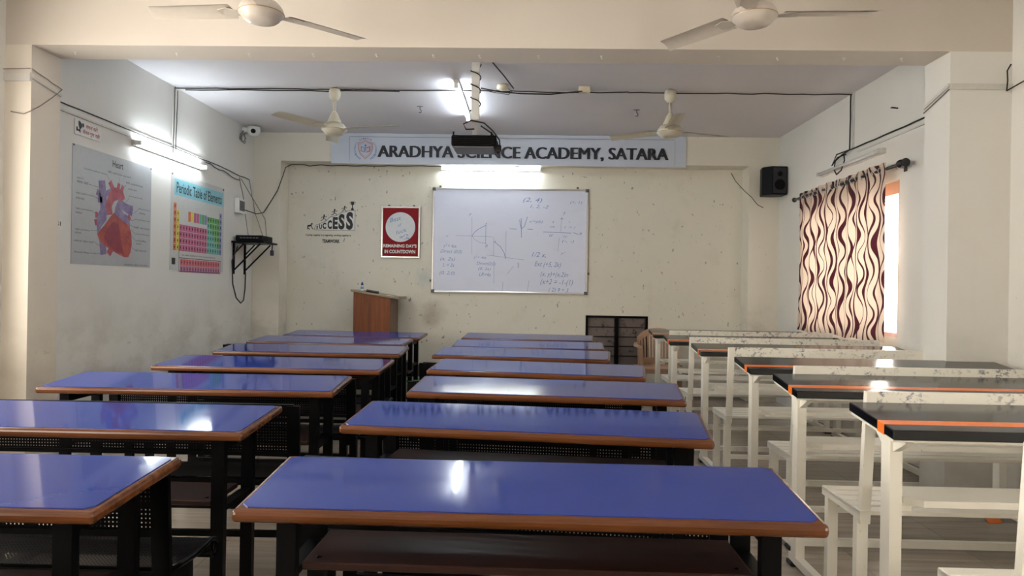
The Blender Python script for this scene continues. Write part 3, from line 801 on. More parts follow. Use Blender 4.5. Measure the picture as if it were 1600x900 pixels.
# SUCCESS wall decal (flat vinyl)
F = Fr((-2.70, YR - .0012, 1.76), (1, 0, 0), (0, 0, 1), (0, -1, 0)); S = .6 / 700.0
def sp_(px, py): return ((px - 165) * S * 1.0, (740 - py) * S)
t = thing('wall_decal', 'black SUCCESS wall decal of climbers and a trophy cup', 'decal', (0, 0, 0))
m = MB()
lt = [('S', 300, 325, 495, 540), ('U', 340, 380, 475, 540), ('C', 388, 440, 450, 540), ('C', 458, 520, 415, 540), ('E', 532, 603, 370, 540), ('S', 612, 700, 325, 545), ('S', 720, 818, 295, 548)]
for ch_, a, c, d, e in lt:
    p0 = sp_(a, e); p1 = sp_(c, d); text(F, ch_, p0[0], p1[0], p0[1], p1[1], 0, m, .05)
m.build('lettering', M_INK, t)
poly(F, [sp_(*q) for q in [(285, 545), (300, 490), (430, 430), (525, 365), (650, 308), (745, 278), (843, 276), (843, 558)]], -.0006).build('white_backing', M_WHITEP, t)
m = MB()
stroke(F, [sp_(*q) for q in [(272, 545), (290, 490), (430, 430), (490, 370), (525, 362), (590, 345), (650, 305), (730, 290), (745, 275), (845, 272), (845, 560), (272, 552)]], .0045, 0, m)
def man(cx, cy, s, lean=0):
    P = lambda x, y: sp_(cx + x * s, cy + y * s)
    r_ = 12 * s * S; c0 = P(8 + lean, -45); disc(F, c0[0], c0[1], r_, 0, 10, m)
    stroke(F, [P(8 + lean, -35), P(0, 0)], 16 * s * S, 0, m)
    stroke(F, [P(6 + lean, -28), P(34, -20), P(44, -34)], 7 * s * S, 0, m); stroke(F, [P(4 + lean, -28), P(-24, -18), P(-32, -2)], 7 * s * S, 0, m)
    stroke(F, [P(0, 0), P(28, 12), P(34, 34)], 9 * s * S, 0, m); stroke(F, [P(0, 0), P(-14, 22), P(-38, 30)], 9 * s * S, 0, m)
man(400, 392, 1.0); man(548, 312, 1.0); man(688, 262, .9, 4)
P = lambda x, y: sp_(x, y)
c0 = P(235, 470); disc(F, c0[0], c0[1], .011, 0, 10, m)
stroke(F, [P(225, 490), P(185, 500)], .022, 0, m); stroke(F, [P(188, 500), P(175, 525), P(205, 545)], .010, 0, m); stroke(F, [P(225, 490), P(235, 520), P(255, 545)], .009, 0, m); stroke(F, [P(175, 498), P(178, 548)], .008, 0, m)
m.build('climbing_figures', M_INK, t)
m = MB(); poly(F, [P(780, 150), P(832, 150), P(826, 190), P(806, 212), P(788, 190)], 0, m); rectp = [P(800, 240), P(812, 240), P(812, 208), P(800, 208)]; poly(F, rectp, 0, m)
poly(F, [P(785, 272), P(829, 272), P(820, 240), P(792, 240)], 0, m); stroke(F, [P(780, 155), P(768, 160), P(775, 185), P(790, 190)], .004, 0, m); stroke(F, [P(832, 155), P(848, 160), P(840, 185), P(824, 190)], .004, 0, m)
m.build('trophy_cup', M_INK, t)
m = MB(); a_ = P(150, 640); b_ = P(790, 612); text(F, 'Coming together is a beginning, working together is', a_[0], b_[0], a_[1] - .006, b_[1], 0, m, .03)
a_ = P(385, 735); b_ = P(635, 685); text(F, 'TEAMWORK', a_[0], b_[0], a_[1], b_[1], 0, m, .05)
m.build('caption', M_INK, t)

# banner
BX0, BX1, BZ0, BZ1 = -2.34, 1.77, 2.675, 3.027
t = thing('name_banner', 'pale blue vinyl banner reading ARADHYA SCIENCE ACADEMY, SATARA', 'banner', (0, 0, 0))
m = MB(); n = 60; vs = []; fs = []
for j in range(4):
    for i in range(n + 1):
        u = i / n; x = BX0 + (BX1 - BX0) * u
        vs.append((x, YB - .016 - .004 * math.sin(u * 31 + j) - .003 * math.sin(u * 11), BZ0 + (BZ1 - BZ0) * j / 3 - (.004 * math.sin(u * PI * 3) if j == 0 else 0)))
for j in range(3):
    for i in range(n): fs.append((j * (n + 1) + i, j * (n + 1) + i + 1, (j + 1) * (n + 1) + i + 1, (j + 1) * (n + 1) + i))
m.add(vs, fs, True); m.build('vinyl_sheet', M_BANNER, t)
F = Fr((BX0, YB - .0255, BZ0), (1, 0, 0), (0, 0, 1), (0, -1, 0))
m = MB()
for dx in (-.009, -.003, .003, .009): text(F, 'ARADHYA SCIENCE ACADEMY, SATARA', .555 + dx, 3.90 + dx, .055, .212, dx * .02, m, 0)
m.build('lettering', M_INK, t)
m = MB(); stroke(F, [(.22, .02), (.22, .31), (3.80 + .12, .31)], .003, 0, m); stroke(F, [(3.98, .02), (3.98, .29)], .003, 0, m); stroke(F, [(.22, .31), (3.98, .31)], .004, 0, m); m.build('printed_border', M_GREYP, t)
cx, cy = .405, .165
m = MB()
sh = [(-.08, .075), (-.045, .077), (0, .105), (.045, .077), (.08, .075), (.08, 0), (.06, -.055), (0, -.11), (-.06, -.055), (-.08, 0), (-.08, .075)]
stroke(F, [(cx + x, cy + y) for x, y in sh], .006, 0, m); stroke(F, [(cx + x * .82, cy + y * .84) for x, y in sh], .0025, 0, m)
stroke(F, [(cx + .012, cy - .035), (cx + .05, cy - .02), (cx + .05, cy + .03), (cx + .012, cy + .015)], .009, 0, m); m.build('shield_emblem', M_PRED, t)
m = MB(); stroke(F, [(cx - .05, cy + .03), (cx - .05, cy - .02), (cx - .012, cy - .035), (cx - .012, cy + .012), (cx - .045, cy + .03)], .006, 0, m)
stroke(F, [(cx, cy - .02), (cx, cy + .04)], .008, 0, m); disc(F, cx, cy + .045, .011, 0, 10, m)
ring = 'ARADHYA SCIENCE ACADEMY'
for i, ch_ in enumerate(ring):
    if ch_ == ' ': continue
    a = math.radians(205 - 230 * i / (len(ring) - 1)); x, y = cx + .125 * math.cos(a), cy + .125 * math.sin(a)
    text(F, ch_, x - .007, x + .007, y - .009, y + .009, 0, m, .03, 0, a - PI / 2)
for sx in (-1, 1):
    for k in range(5):
        a = math.radians(270 + sx * (28 + k * 8)); stroke(F, [(cx + .12 * math.cos(a), cy + .12 * math.sin(a)), (cx + .135 * math.cos(a + .05 * sx), cy + .135 * math.sin(a + .05 * sx))], .008, 0, m)
m.build('emblem_ring_text', M_BLUEINK, t)

# ------------------------------------------------------------------ left wall: posters and signs
def FL(y, z, h=.002): return Fr((XL + h, y, z), (0, 1, 0), (0, 0, 1), (1, 0, 0))
Y0, Y1, Z0, Z1 = 4.895, 5.93, 1.375, 2.228
t = thing('heart_poster', 'glossy anatomy poster of a human heart on left wall', 'poster', (0, 0, 0))
MB().box(XL + .001, XL + .004, Y0, Y1, Z0, Z1).build('sheet', M_POSTER, t)
F = FL(Y0, Z0, .004); PW, PH = Y1 - Y0, Z1 - Z0
# homography-like unfolding of the study crop (665x900): left edge x~85, right ~562
def hp(px, py):
    u = (px - 83) / (562 - 83); top = 95 + u * 142; bot = 832 + u * 23
    U = u * 1.0
    return (PW * (U * (1 - .15 * (1 - U))), PH * (1 - (py - top) / (bot - top)))
def hpoly(pts, h, mb): return poly(F, [hp(*q) for q in pts], h, mb)
def hrib(pts, ws, h, mb): return ribbon(F, [hp(*q) for q in pts], [x * PW / 479 for x in ws], h, mb)
m = MB(); hrib([(258, 320), (265, 400), (272, 480), (270, 560)], [38, 40, 40, 36], .0004, m); hrib([(275, 410), (300, 390), (322, 378)], [20, 18, 16], .0005, m)
hrib([(240, 378), (232, 400), (250, 410)], [18, 18, 14], .0004, m); hrib([(236, 435), (262, 440)], [22, 20], .0004, m); hrib([(262, 640), (268, 700), (275, 775)], [34, 36, 36], .0004, m)
hpoly([(275, 470), (292, 500), (290, 560), (262, 600), (236, 650), (230, 580), (240, 520), (255, 490)], .0006, m)
hrib([(360, 560), (365, 500), (372, 465), (400, 480), (430, 488), (450, 490)], [50, 52, 46, 30, 24, 20], .0007, m); hrib([(400, 490), (425, 510), (445, 525)], [24, 20, 18], .00075, m)
hpoly([(392, 520), (415, 530), (430, 570), (432, 605), (405, 595), (380, 560)], .0006, m); m.build('veins_print', M_V1, t)
m = MB(); hrib([(308, 530), (302, 470), (318, 420), (345, 400), (375, 405), (385, 440)], [34, 36, 42, 46, 44, 34], .0009, m)
hrib([(305, 325), (318, 355), (335, 390)], [22, 22, 24], .0008, m); hrib([(362, 335), (356, 370), (352, 395)], [16, 18, 20], .0008, m); hrib([(387, 350), (378, 378), (368, 400)], [16, 18, 20], .0008, m)
hrib([(222, 530), (238, 535)], [24, 18], .0004, m); hrib([(220, 580), (236, 570)], [24, 18], .0004, m); hrib([(420, 530), (434, 560)], [16, 14], .0008, m); hrib([(305, 735), (325, 768)], [36, 30], .0004, m)
m.build('arteries_print', M_A1, t)
m = MB(); hpoly([(235, 650), (252, 625), (280, 590), (310, 545), (335, 515), (362, 545), (400, 575), (430, 600), (442, 650), (445, 710), (438, 760), (425, 790), (400, 790), (360, 770), (310, 740), (270, 710), (245, 680)], .0010, m); m.build('heart_print', M_H1, t)
m = MB(); hpoly([(290, 620), (330, 570), (362, 590), (372, 650), (385, 720), (400, 775), (350, 755), (300, 715), (275, 670)], .0012, m); m.build('ventricle_print', M_H2, t)
m = MB(); a_ = hp(335, 238); b_ = hp(372, 215); text(F, 'Heart', a_[0] - .03, b_[0] + .03, a_[1], b_[1] + .01, .0005, m, .01)
labs = [('brachiocephalic artery', 155, 290, 250, 285), ('left common carotid', 295, 430, 262, 300), ('superior', 110, 150, 300, 318), ('vena cava', 110, 178, 325, 345), ('right pulmonary', 105, 210, 395, 420), ('arteries', 105, 155, 425, 437), ('left subclavian', 405, 508, 325, 358), ('aortic arch', 418, 470, 362, 382), ('pulmonary trunk', 425, 508, 408, 435),
        ('right pulmonary', 105, 208, 490, 512), ('veins', 105, 142, 512, 525), ('left pulmonary', 485, 555, 488, 505), ('arteries', 488, 525, 510, 528), ('left pulmonary vein', 462, 555, 550, 575), ('right coronary', 105, 190, 618, 632), ('artery', 105, 140, 638, 650), ('left atrium', 462, 552, 600, 620), ('great cardiac vein', 472, 552, 640, 660), ('circumflex', 474, 535, 682, 695), ('branch', 474, 505, 700, 712), ('left ventricle', 468, 538, 740, 758), ('inferior vena cava', 100, 210, 685, 702), ('descending aorta', 100, 232, 755, 775), ('anatomical chart of the heart', 400, 548, 830, 845)]
for s_, a, c, d, e in labs:
    p0 = hp(a, e); p1 = hp(c, d); hgt = .016
    zc = (p0[1] + p1[1]) / 2; text(F, s_, p0[0], p1[0], zc - hgt / 2, zc + hgt / 2, .0005, m, .0)
for q in [((182, 345), (240, 362)), ((210, 418), (240, 432)), ((195, 628), (235, 628)), ((212, 695), (250, 722)), ((235, 772), (258, 765)), ((208, 512), (225, 525)), ((290, 290), (302, 318)), ((362, 300), (362, 330)), ((405, 345), (390, 362)), ((425, 425), (405, 450)), ((484, 495), (455, 520)), ((460, 560), (438, 562)), ((462, 605), (430, 590)), ((468, 650), (440, 620)), ((470, 690), (445, 660)), ((465, 745), (445, 730))]:
    stroke(F, [hp(*q[0]), hp(*q[1])], .0025, .0005, m)
m.build('labels_print', M_INK, t)
for y, z in ((Y0 + .01, Z1 - .01), (Y1 - .01, Z1 - .01)): MB().box(XL + .004, XL + .008, y - .006, y + .006, z - .006, z + .006).build('pin', M_GREYP, t)

Y0, Y1, Z0, Z1 = 6.26, 7.36, 1.37, 2.255
t = thing('periodic_table_chart', 'periodic table of elements chart hung on left wall', 'poster', (0, 0, 0))
MB().box(XL + .001, XL + .004, Y0, Y1, Z0, Z1).build('sheet', M_POSTER2, t)
F = FL(Y0, Z0, .004); PW, PH = Y1 - Y0, Z1 - Z0
rect(F, .06, PW - .03, PH - .20, PH - .05, .0004).build('title_band', M_CYAN, t)
text(F, 'Periodic Table of Elements', .10, PW - .06, PH - .175, PH - .075, .0008, None, .012).build('title', M_INK, t)
cw, chh = (PW - .10) / 18, .0625; x0, ztop = .05, PH - .27
cells = {k: MB() for k in PTC}; ink = MB()
def cell(c, r, k, yoff=0.0, xoff=0.0):
    a = x0 + c * cw + xoff; zt_ = ztop - r * chh - yoff
    rect(F, a + .002, a + cw - .002, zt_ - chh + .002, zt_ - .002, .0004, cells[k])
    rect(F, a + cw * .35, a + cw * .6, zt_ - chh * .65, zt_ - chh * .3, .0008, ink)
for r in range(7):
    for c in range(18):
        if c == 0: k = 'o'
        elif c == 1 and r > 0: k = 'y'
        elif c == 17: k = 'v'
        elif 2 <= c <= 11 and r >= 3: k = 'm'
        elif c >= 12 and r >= 1: k = 'g' if (c - 12) >= (r - 1) * .9 else 't'
        else: continue
        if r == 0 and c == 0: pass
        cell(c, r, k)
for c in range(15): 
    cell(c, 8.15, 'r', 0, 2.4 * cw); cell(c, 9.15, 'p', 0, 2.4 * cw)
for k in cells: cells[k].build('element_cells', PTC[k], t)
stroke(F, [(x0 + 2.0 * cw, ztop - 4.2 * chh), (x0 + 2.0 * cw, ztop - 10.3 * chh + .02), (x0 + 17.7 * cw, ztop - 10.3 * chh + .02)], .006, .0006, ink)
stroke(F, [(x0 + 2.2 * cw, ztop - 8.0 * chh), (x0 + 17.7 * cw, ztop - 8.0 * chh), (x0 + 17.7 * cw, ztop - 10.2 * chh)], .006, .0006, ink)
for i, k in enumerate('oymmtgv'): rect(F, x0 + (5 + i) * cw, x0 + (5.9 + i) * cw, ztop - 2.4 * chh, ztop - .9 * chh, .0004, MB()).build('legend_swatch', PTC[k], t)
text(F, 'the table classifies all of the chemical elements', x0 + 3 * cw, x0 + 15.5 * cw, ztop - 7.65 * chh, ztop - 7.4 * chh, .0006, ink)
rect(F, .03, .095, .05, .11, .0006, ink)
ink.build('symbols_print', M_INK, t)
for y, z in ((Y0 + .02, Z1 - .015), (Y1 - .02, Z1 - .015)): MB().box(XL + .004, XL + .008, y - .008, y + .008, z - .008, z + .008).build('pin', M_GREYP, t)

Y0, Y1, Z0, Z1 = 4.91, 5.21, 2.298, 2.405
t = thing('slogan_sign', 'small white sign with red Devanagari lettering above heart poster', 'sign', (0, 0, 0))
MB().box(XL + .001, XL + .008, Y0, Y1, Z0, Z1).build('plate', M_WHITEP, t)
F = FL(Y0, Z0, .0085)
m = text(F, 'वचन करे', .12, .26, .062, .098, 0, None, .02); text(F, 'केवळ गुण नाही', .085, .285, .012, .052, 0, m, .02); m.build('red_lettering', M_DRED, t)
m = MB(); poly(F, [(.035, .10), (.05, .102), (.075, .085), (.075, .06), (.06, .045), (.045, .05), (.035, .075)], 0, m); disc(F, .088, .078, .012, 0, 12, m, .016); stroke(F, [(.055, .05), (.045, .03), (.03, .035)], .012, 0, m); disc(F, .02, .04, .009, 0, 10, m, .018); disc(F, .055, .028, .006, 0, 8, m, .012); m.build('black_figure', M_INK, t)
t = thing('paper_notice', 'narrow white notice on left wall beside the pillar', 'paper', (0, 0, 0))
MB().box(XL + .001, XL + .004, 4.72, 4.80, 1.60, 1.75).build('sheet', M_WHITEP, t)
text(FL(4.72, 1.60, .0045), 'S1', .02, .06, .03, .06, 0, None, .03).build('lettering', M_INK, t)

# ------------------------------------------------------------------ tube lights
def tube_light(name, label, p0, p1, out, emit, grp=None, rad=.014, dark=False):
    """p0,p1: axis of the batten on its surface; out: direction away from surface"""
    t = thing(name, label, 'light', (0, 0, 0)); p0, p1, out = Vector(p0), Vector(p1), Vector(out)
    d = (p1 - p0).normalized(); side = d.cross(out)
    MB().bar(p0 + out * .014, p1 + out * .014, .042, .026, tuple(out)).build('batten', M_CASING, t)
    o = MB().tube([p0 + out * .052 + d * .03, p1 + out * .052 - d * .03], rad, 12).build('tube', emit, t)
    for q, e in ((p0, 1), (p1, -1)): MB().bar(q + out * .02 + d * .018 * e, q + out * .07 + d * .018 * e, .034, .024, tuple(d)).build('holder', M_WHITEP if not dark else M_CASING, t)
    return t
tube_light('tube_light', 'lit tube light on left wall above the chart posters', (XL, 5.625, 2.385), (XL, 6.835, 2.385), (1, 0, 0), M_TUBE_WALL)
tube_light('tube_light', 'lit tube light on the ceiling beside projector pole', (-.66, 6.0, ZC), (-.66, 7.22, ZC), (0, 0, -1), M_TUBE_CEIL)
tube_light('tube_light', 'lit tube light above the whiteboard behind the banner', (-1.1, YR, 2.675), (.12, YR, 2.675), (0, -1, 0), M_TUBE_BOARD)
tube_light('tube_light', 'unlit tube light on right wall above the curtain rod', (XR, 5.72, 2.405), (XR, 6.94, 2.405), (-1, 0, 0), M_TUBEOFF, dark=True)

# ------------------------------------------------------------------ fans
def fan(label, x, y, zb, angs, mat, R_=.62):
    t = thing('ceiling_fan', label, 'fan', (x, y, 0), 0, 'ceiling fans')
    MB().lathe([(.0, .13), (.045, .13), (.052, .10), (.05, .06), (.03, .03), (.014, .02)], (0, 0, ZC - .145), 20).build('canopy', mat, t)
    MB().tube([(0, 0, ZC - .015), (0, 0, ZC - .001)], .012, 8).box(-.02, .02, -.006, .006, ZC - .03, ZC).build('hanging_hook', M_BRASS, t)
    MB().tube([(0, 0, zb + .09), (0, 0, ZC - .12)], .0125, 10).build('down_rod', mat, t)
    MB().lathe([(.014, .16), (.03, .14), (.045, .10), (.06, .07), (.06, .055)], (0, 0, zb), 24).build('lower_cup', mat, t)
    mo = MB().lathe([(.05, .055), (.085, .045), (.105, .02), (.112, 0), (.112, -.012), (.10, -.022), (.096, -.026), (.09, -.036), (.082, -.040), (.078, -.046), (.04, -.052), (.0, -.054)], (0, 0, zb), 32).build('motor', mat, t)
    MB().lathe([(.1125, -.006), (.1145, -.008), (.1125, -.010)], (0, 0, zb), 32, False).build('trim_ring', M_BRASS, mo)
    for a in angs:
        A = math.radians(a); Mz = Matrix.Rotation(A, 4, 'Z')
        m = MB(); st = 8; tw = math.radians(11); vs = []
        for i in range(st + 1):
            u = i / st; r = .15 + (R_ - .15) * u; wd = .125 - .012 * u; c0 = .0
            tipcut = .03 if i == st else 0
            for j in range(5):
                v = j / 4 - .5; xx = r - (tipcut * (v + .5) if i == st else 0)
                vs.append(Mz @ Vector((xx, v * wd * math.cos(tw), zb + .012 + v * wd * math.sin(tw) - .035 * (v * v) + .004)))
        vs2 = [q - Vector((0, 0, .003)) for q in vs]
        fs = [(i * 5 + j, i * 5 + j + 1, (i + 1) * 5 + j + 1, (i + 1) * 5 + j) for i in range(st) for j in range(4)]
        m.add(vs, fs, True); m.add(vs2, fs, True)
        bl = m.build('blade', mat, t)
        m = MB(); vs = [Mz @ Vector(q) for q in [(.10, -.02, zb - .002), (.17, -.045, zb + .0), (.22, -.03, zb + .004), (.22, .03, zb + .006), (.17, .045, zb + .01), (.10, .02, zb + .0)]]
        vs += [q - Vector((0, 0, .004)) for q in vs]
        m.add(vs, [tuple(range(6)), tuple(range(6, 12))[::-1]] + [(i, 6 + i, 6 + (i + 1) % 6, (i + 1) % 6) for i in range(6)])
        m.build('blade_bracket', mat, t)
    return t
fan('beige ceiling fan near the camera, left of centre, cut by the top edge', -1.39, 3.55, 2.635, (44, 176, 292), M_FAN2, .61)
fan('beige ceiling fan near the camera, right of centre, cut by the top edge', 1.11, 3.58, 2.645, (-2, 127, 245), M_FAN2, .61)
fan('cream ceiling fan beyond the beam, left, above the banner logo', -1.78, 6.28, 2.655, (-12, 108, 238), M_FAN, .64)
fan('cream ceiling fan beyond the beam, right, toward the window', 1.21, 6.24, 2.655, (266, 146, 22), M_FAN, .60)

# ------------------------------------------------------------------ projector on its pole
PX, PY = -.45, 5.5
t = thing('projector_pole', 'white steel pole hanging from the ceiling to hold the projector', 'pole', (PX, PY, 0))
MB().box(-.03, .03, -.03, .03, 2.56, ZC).build('upper_tube', M_WHITEP, t)
MB().box(-.018, .018, -.018, .018, 2.416, 2.57).build('inner_tube', M_ALU, t)
MB().box(-.12, .10, -.01, .01, 2.402, 2.416).box(-.01, .01, -.10, .10, 2.402, 2.416).build('mount_arm', M_ALU, t)
m = MB(); m.tube([(.04 * math.cos(a), .04 * math.sin(a), ZC - .03 - a * .0165) for a in [k * .35 for k in range(66)]], .0045, 6); m.build('wrapped_cable', M_WIRE, t)
t = thing('projector', 'black ribbed projector hanging in front of the banner', 'projector', (PX - .005, PY, .018))
b_ = MB().box(-.165, .18, -.14, .14, 2.315, 2.400).build('body', M_BPLAS, t, .014, 3)
m = MB()
for k in range(5): m.box(-.158, .14, -.1445, -.138, 2.327 + k * .014, 2.333 + k * .014)
m.build('vent_ribs', M_BLACK, t)
MB().box(-.15, .16, -.13, .13, 2.300, 2.316).build('base_plate', M_GREYP, t, .004, 1)
for x in (-.155, .135): MB().box(x, x + .012, -.13, -.118, 2.395, 2.425).build('mount_lug', M_BPLAS, t)
m = MB().tube([(0, -.02, 2.47), (-.06, -.05, 2.46), (-.08, -.06, 2.50), (-.02, -.05, 2.53), (.08, -.05, 2.51), (.15, -.04, 2.45), (.20, -.05, 2.38), (.205, -.06, 2.33), (.18, -.05, 2.31)], .006, 8)
m.tube([(.05, .0, 2.50), (.14, .0, 2.44), (.18, -.03, 2.37), (.20, -.05, 2.30), (.19, -.05, 2.27), (.17, -.04, 2.32)], .006, 8)
m.build('power_cables', M_WIRE, t)
MB().box(.165, .215, -.07, -.03, 2.29, 2.34).build('plugs', M_WIRE, t, .006, 1)

# ------------------------------------------------------------------ wall speaker, camera, sockets, shelf
t = thing('wall_speaker', 'black loudspeaker hung in the right back corner', 'speaker', (2.70, 7.99, 2.335))
m = MB(); pts = [(-.125, -.05), (-.045, -.15), (.125, -.135), (.135, .05), (.05, .11), (-.10, .10)]
vs = [(x, y, z) for z in (0, .315) for x, y in pts]
m.add(vs, [tuple(range(6))[::-1], tuple(range(6, 12))] + [(i, (i + 1) % 6, 6 + (i + 1) % 6, 6 + i) for i in range(6)]); m.build('cabinet', M_BPLAS, t, .008, 2)
f0 = Vector((-.045, -.15, 0)); f1 = Vector((.125, -.135, 0)); d = (f1 - f0).normalized(); nrm = Vector((d.y, -d.x, 0))
Fs = Fr(f0 + Vector((0, 0, 0)), d, (0, 0, 1), nrm)
rect(Fs, .010, .16, .015, .30, .002).build('grille', simple('speaker_grille', (.02, .02, .022), .7), t)
mm = MB()
for r0, z in ((.06, .11), (.028, .23)):
    mm.tube([Fs.p(.085, z, .003), Fs.p(.085, z, .010)], r0, 24)
mm.build('cone', M_BPLAS, t)
MB().bar((.06, .10, .16), (.10, .168, .16), .04, .04).build('wall_bracket', M_BLACK, t)
t = thing('dome_camera', 'white dome security camera in the left corner of the ceiling', 'camera', (-3.12, 7.80, ZC - .13))
MB().box(-.125, -.04, -.03, .03, .05, .10).build('wall_arm', M_WHITEP, t, .006, 1)
MB().lathe([(.03, .12), (.07, .11), (.075, .07), (.07, .05), (.05, .02), (.0, .008)], n=24).build('dome', M_WHITEP, t)
MB().tube([(.02, -.055, .055), (.026, -.078, .05)], .026, 16).build('lens', M_BLACK, t)
m = MB().tube([(-.10, -.02, .07), (-.12, -.05, .02), (-.11, -.08, -.04), (-.085, -.06, -.07), (-.07, -.05, -.03), (-.095, -.03, .03)], .008, 8).tube([(-.12, -.02, .05), (-.105, -.06, -.06), (-.07, -.07, -.09), (-.06, -.06, -.06)], .005, 6); m.build('cable_loop', M_GWIRE, t)
t = thing('junction_box', 'white switch box with wires on left wall above the equipment shelf', 'box', (XL, 7.62, 2.03))
MB().box(.001, .05, 0, .19, 0, .17).build('housing', M_WHITEP, t, .006, 2)
MB().box(.05, .053, .03, .16, .03, .14).box(.053, .056, .05, .065, .06, .10).box(.053, .056, .09, .11, .06, .11).build('socket_plate', M_GREYP, t)
t = thing('equipment_shelf', 'black steel bracket shelf on the left wall below the switch box', 'shelf', (XL, 7.55, 1.70))
MB().box(.005, .36, 0, .42, 0, .02).build('shelf_board', M_BLACK, t, .003, 1)
for y in (.06, .36):
    MB().box(.002, .02, y - .012, y + .012, -.34, 0).bar((.012, y, -.30), (.30, y, -.005), .014, .014).bar((.012, y, -.12), (.12, y, -.005), .012, .012).build('bracket', M_BLACK, t)
t = thing('video_recorder', 'black video recorder box on the bracket shelf', 'recorder', (XL + .03, 7.60, 1.721))
MB().box(0, .29, 0, .32, .004, .065).build('case', M_BPLAS, t, .004, 1)
mm = MB()
for k in range(6): mm.box(.05 + k * .035, .075 + k * .035, -.002, .001, .03, .042)
mm.build('ports', M_GREYP, t)
t = thing('power_adapter', 'small dark adapter dangling on a cable from the equipment shelf', 'adapter', (-2.86, 7.72, 1.60))
MB().box(-.018, .018, -.014, .014, -.03, .03).build('plug_body', simple('dark_blue_plastic', (.02, .02, .06), .4), t, .004, 1)
MB().tube([(0, 0, .03), (.0, .01, .09), (-.03, .02, .13), (-.09, .03, .17), (-.14, .05, .185)], .007, 8).build('lead', M_WIRE, t)

# ceiling knobs and bits
t = thing('ceiling_rose', 'round cream ceiling rose right of the projector pole', 'rose', (-.265, 6.15, ZC))
MB().lathe([(.02, 0), (.05, -.005), (.052, -.03), (.035, -.045), (.0, -.05)], n=24).build('cap', M_CREAMP, t)
MB().tube([(.04, 0, -.025), (.08, .01, -.06), (.05, .04, -.075), (-.04, .05, -.06), (-.12, .04, -.05)], .003, 6).build('wire', M_WIRE, t)
t = thing('ceiling_box', 'small square cream junction box on the ceiling cable run', 'box', (.45, 6.2, ZC))
MB().box(-.05, .05, -.03, .03, -.05, 0).build('housing', M_CREAMP, t, .004, 1)
for i, (x, y, lb) in enumerate([(-1.11, 6.9, 'small metal ceiling hook left of the projector pole'), (1.02, 6.95, 'small metal ceiling hook left of the far right fan')]):
    o = MB().tube([(x, y, ZC), (x, y, ZC - .03), (x + .014, y, ZC - .045), (x + .012, y, ZC - .065), (x - .01, y, ZC - .06)], .005, 6).box(x - .03, x + .03, y - .004, y + .004, ZC - .008, ZC - .002).build('ceiling_hook', M_GREYP)
    tag(o, lb, 'hook')
hx = [98, 262, 378, 480, 580, 670, 743, 835, 933, 1115, 1205, 1307, 1395]
for i, px in enumerate(hx):
    x = (px - 828 - 1) / 1100 * 4.38 + .005 
    o = MB().tube([(0, 0, 2.70), (0, 0, 2.689), (.004, 0, 2.683), (.010, 0, 2.686)], .0025, 6).lathe([(.009, -.002), (.009, 0)], (0, 0, 2.70), 8).build('beam_hook', M_WHITEP)
    o.location = (x, 4.385, 0)
    tag(o, 'small white hook under the ceiling beam, %s in the line from the left' % ['first', 'second', 'third', 'fourth', 'fifth', 'sixth', 'seventh', 'eighth', 'ninth', 'tenth', 'eleventh', 'twelfth', 'thirteenth'][i], 'hook', 'white hooks under the beam')

# ------------------------------------------------------------------ cables
def wob(p0, p1, n=12, a=.008, ax=(0, 0, 1)):
    p0, p1, ax = Vector(p0), Vector(p1), Vector(ax)
    return [p0.lerp(p1, i / n) + ax * random.uniform(-a, a) * (0 if i in (0, n) else 1) for i in range(n + 1)]
def cable(label, runs, r=.006, mat=None, name='cable', casing=None):
    t = thing(name, label, 'cable')
    m = MB()
    for q in runs: m.tube(q, r, 6)
    m.build('wire', mat or M_WIRE, t)
    if casing:
        m = MB()
        for a, c, wx, wy, upv in casing: m.bar(a, c, wx, wy, upv)
        m.build('casing', M_CASING, t)
    return t
zc = ZC - .018
cable('dark cable run across the ceiling from wall to wall, past both fans',
      [wob((XL + .02, 6.28, zc), (-.5, 6.28, zc), 22, .004), wob((XL + .1, 6.30, zc - .01), (-1.2, 6.30, zc - .008), 12, .006), wob((-.5, 6.26, zc), (-.2, 6.22, zc - .02), 5, .005),
       wob((-.2, 6.2, zc - .02), (.45, 6.2, zc - .03), 8, .006), wob((.45, 6.2, zc - .03), (.85, 6.28, zc), 6, .005), wob((.85, 6.3, zc), (XR - .02, 6.3, zc), 18, .004)],
      .005, casing=[((XL, 6.33, ZC - .007), (XR, 6.33, ZC - .007), .02, .014, (0, 0, 1))])
cable('dark cable dropping down the left wall to the lit tube light', [wob((XL + .02, 6.27, ZC - .01), (XL + .022, 6.25, 2.42), 10, .004, (0, 1, 0)), wob((XL + .02, 6.32, ZC - .03), (XL + .022, 6.30, 2.44), 10, .006, (0, 1, 0))], .0035, casing=[((XL + .007, 6.29, ZC), (XL + .007, 6.27, 2.42), .02, .014, (1, 0, 0))])
cable('dark cable along the left wall above the posters', [wob((XL + .012, 4.53, 2.478), (XL + .012, 6.9, 2.470), 16, .002), wob((XL + .02, 6.9, 2.47), (XL + .02, 7.98, 2.445), 8, .008), wob((XL + .02, 6.9, 2.45), (XL + .02, 7.7, 2.40), 8, .012)], .0045, casing=[((XL + .007, 4.53, 2.432), (XL + .007, 5.6, 2.428), .014, .014, (1, 0, 0))])
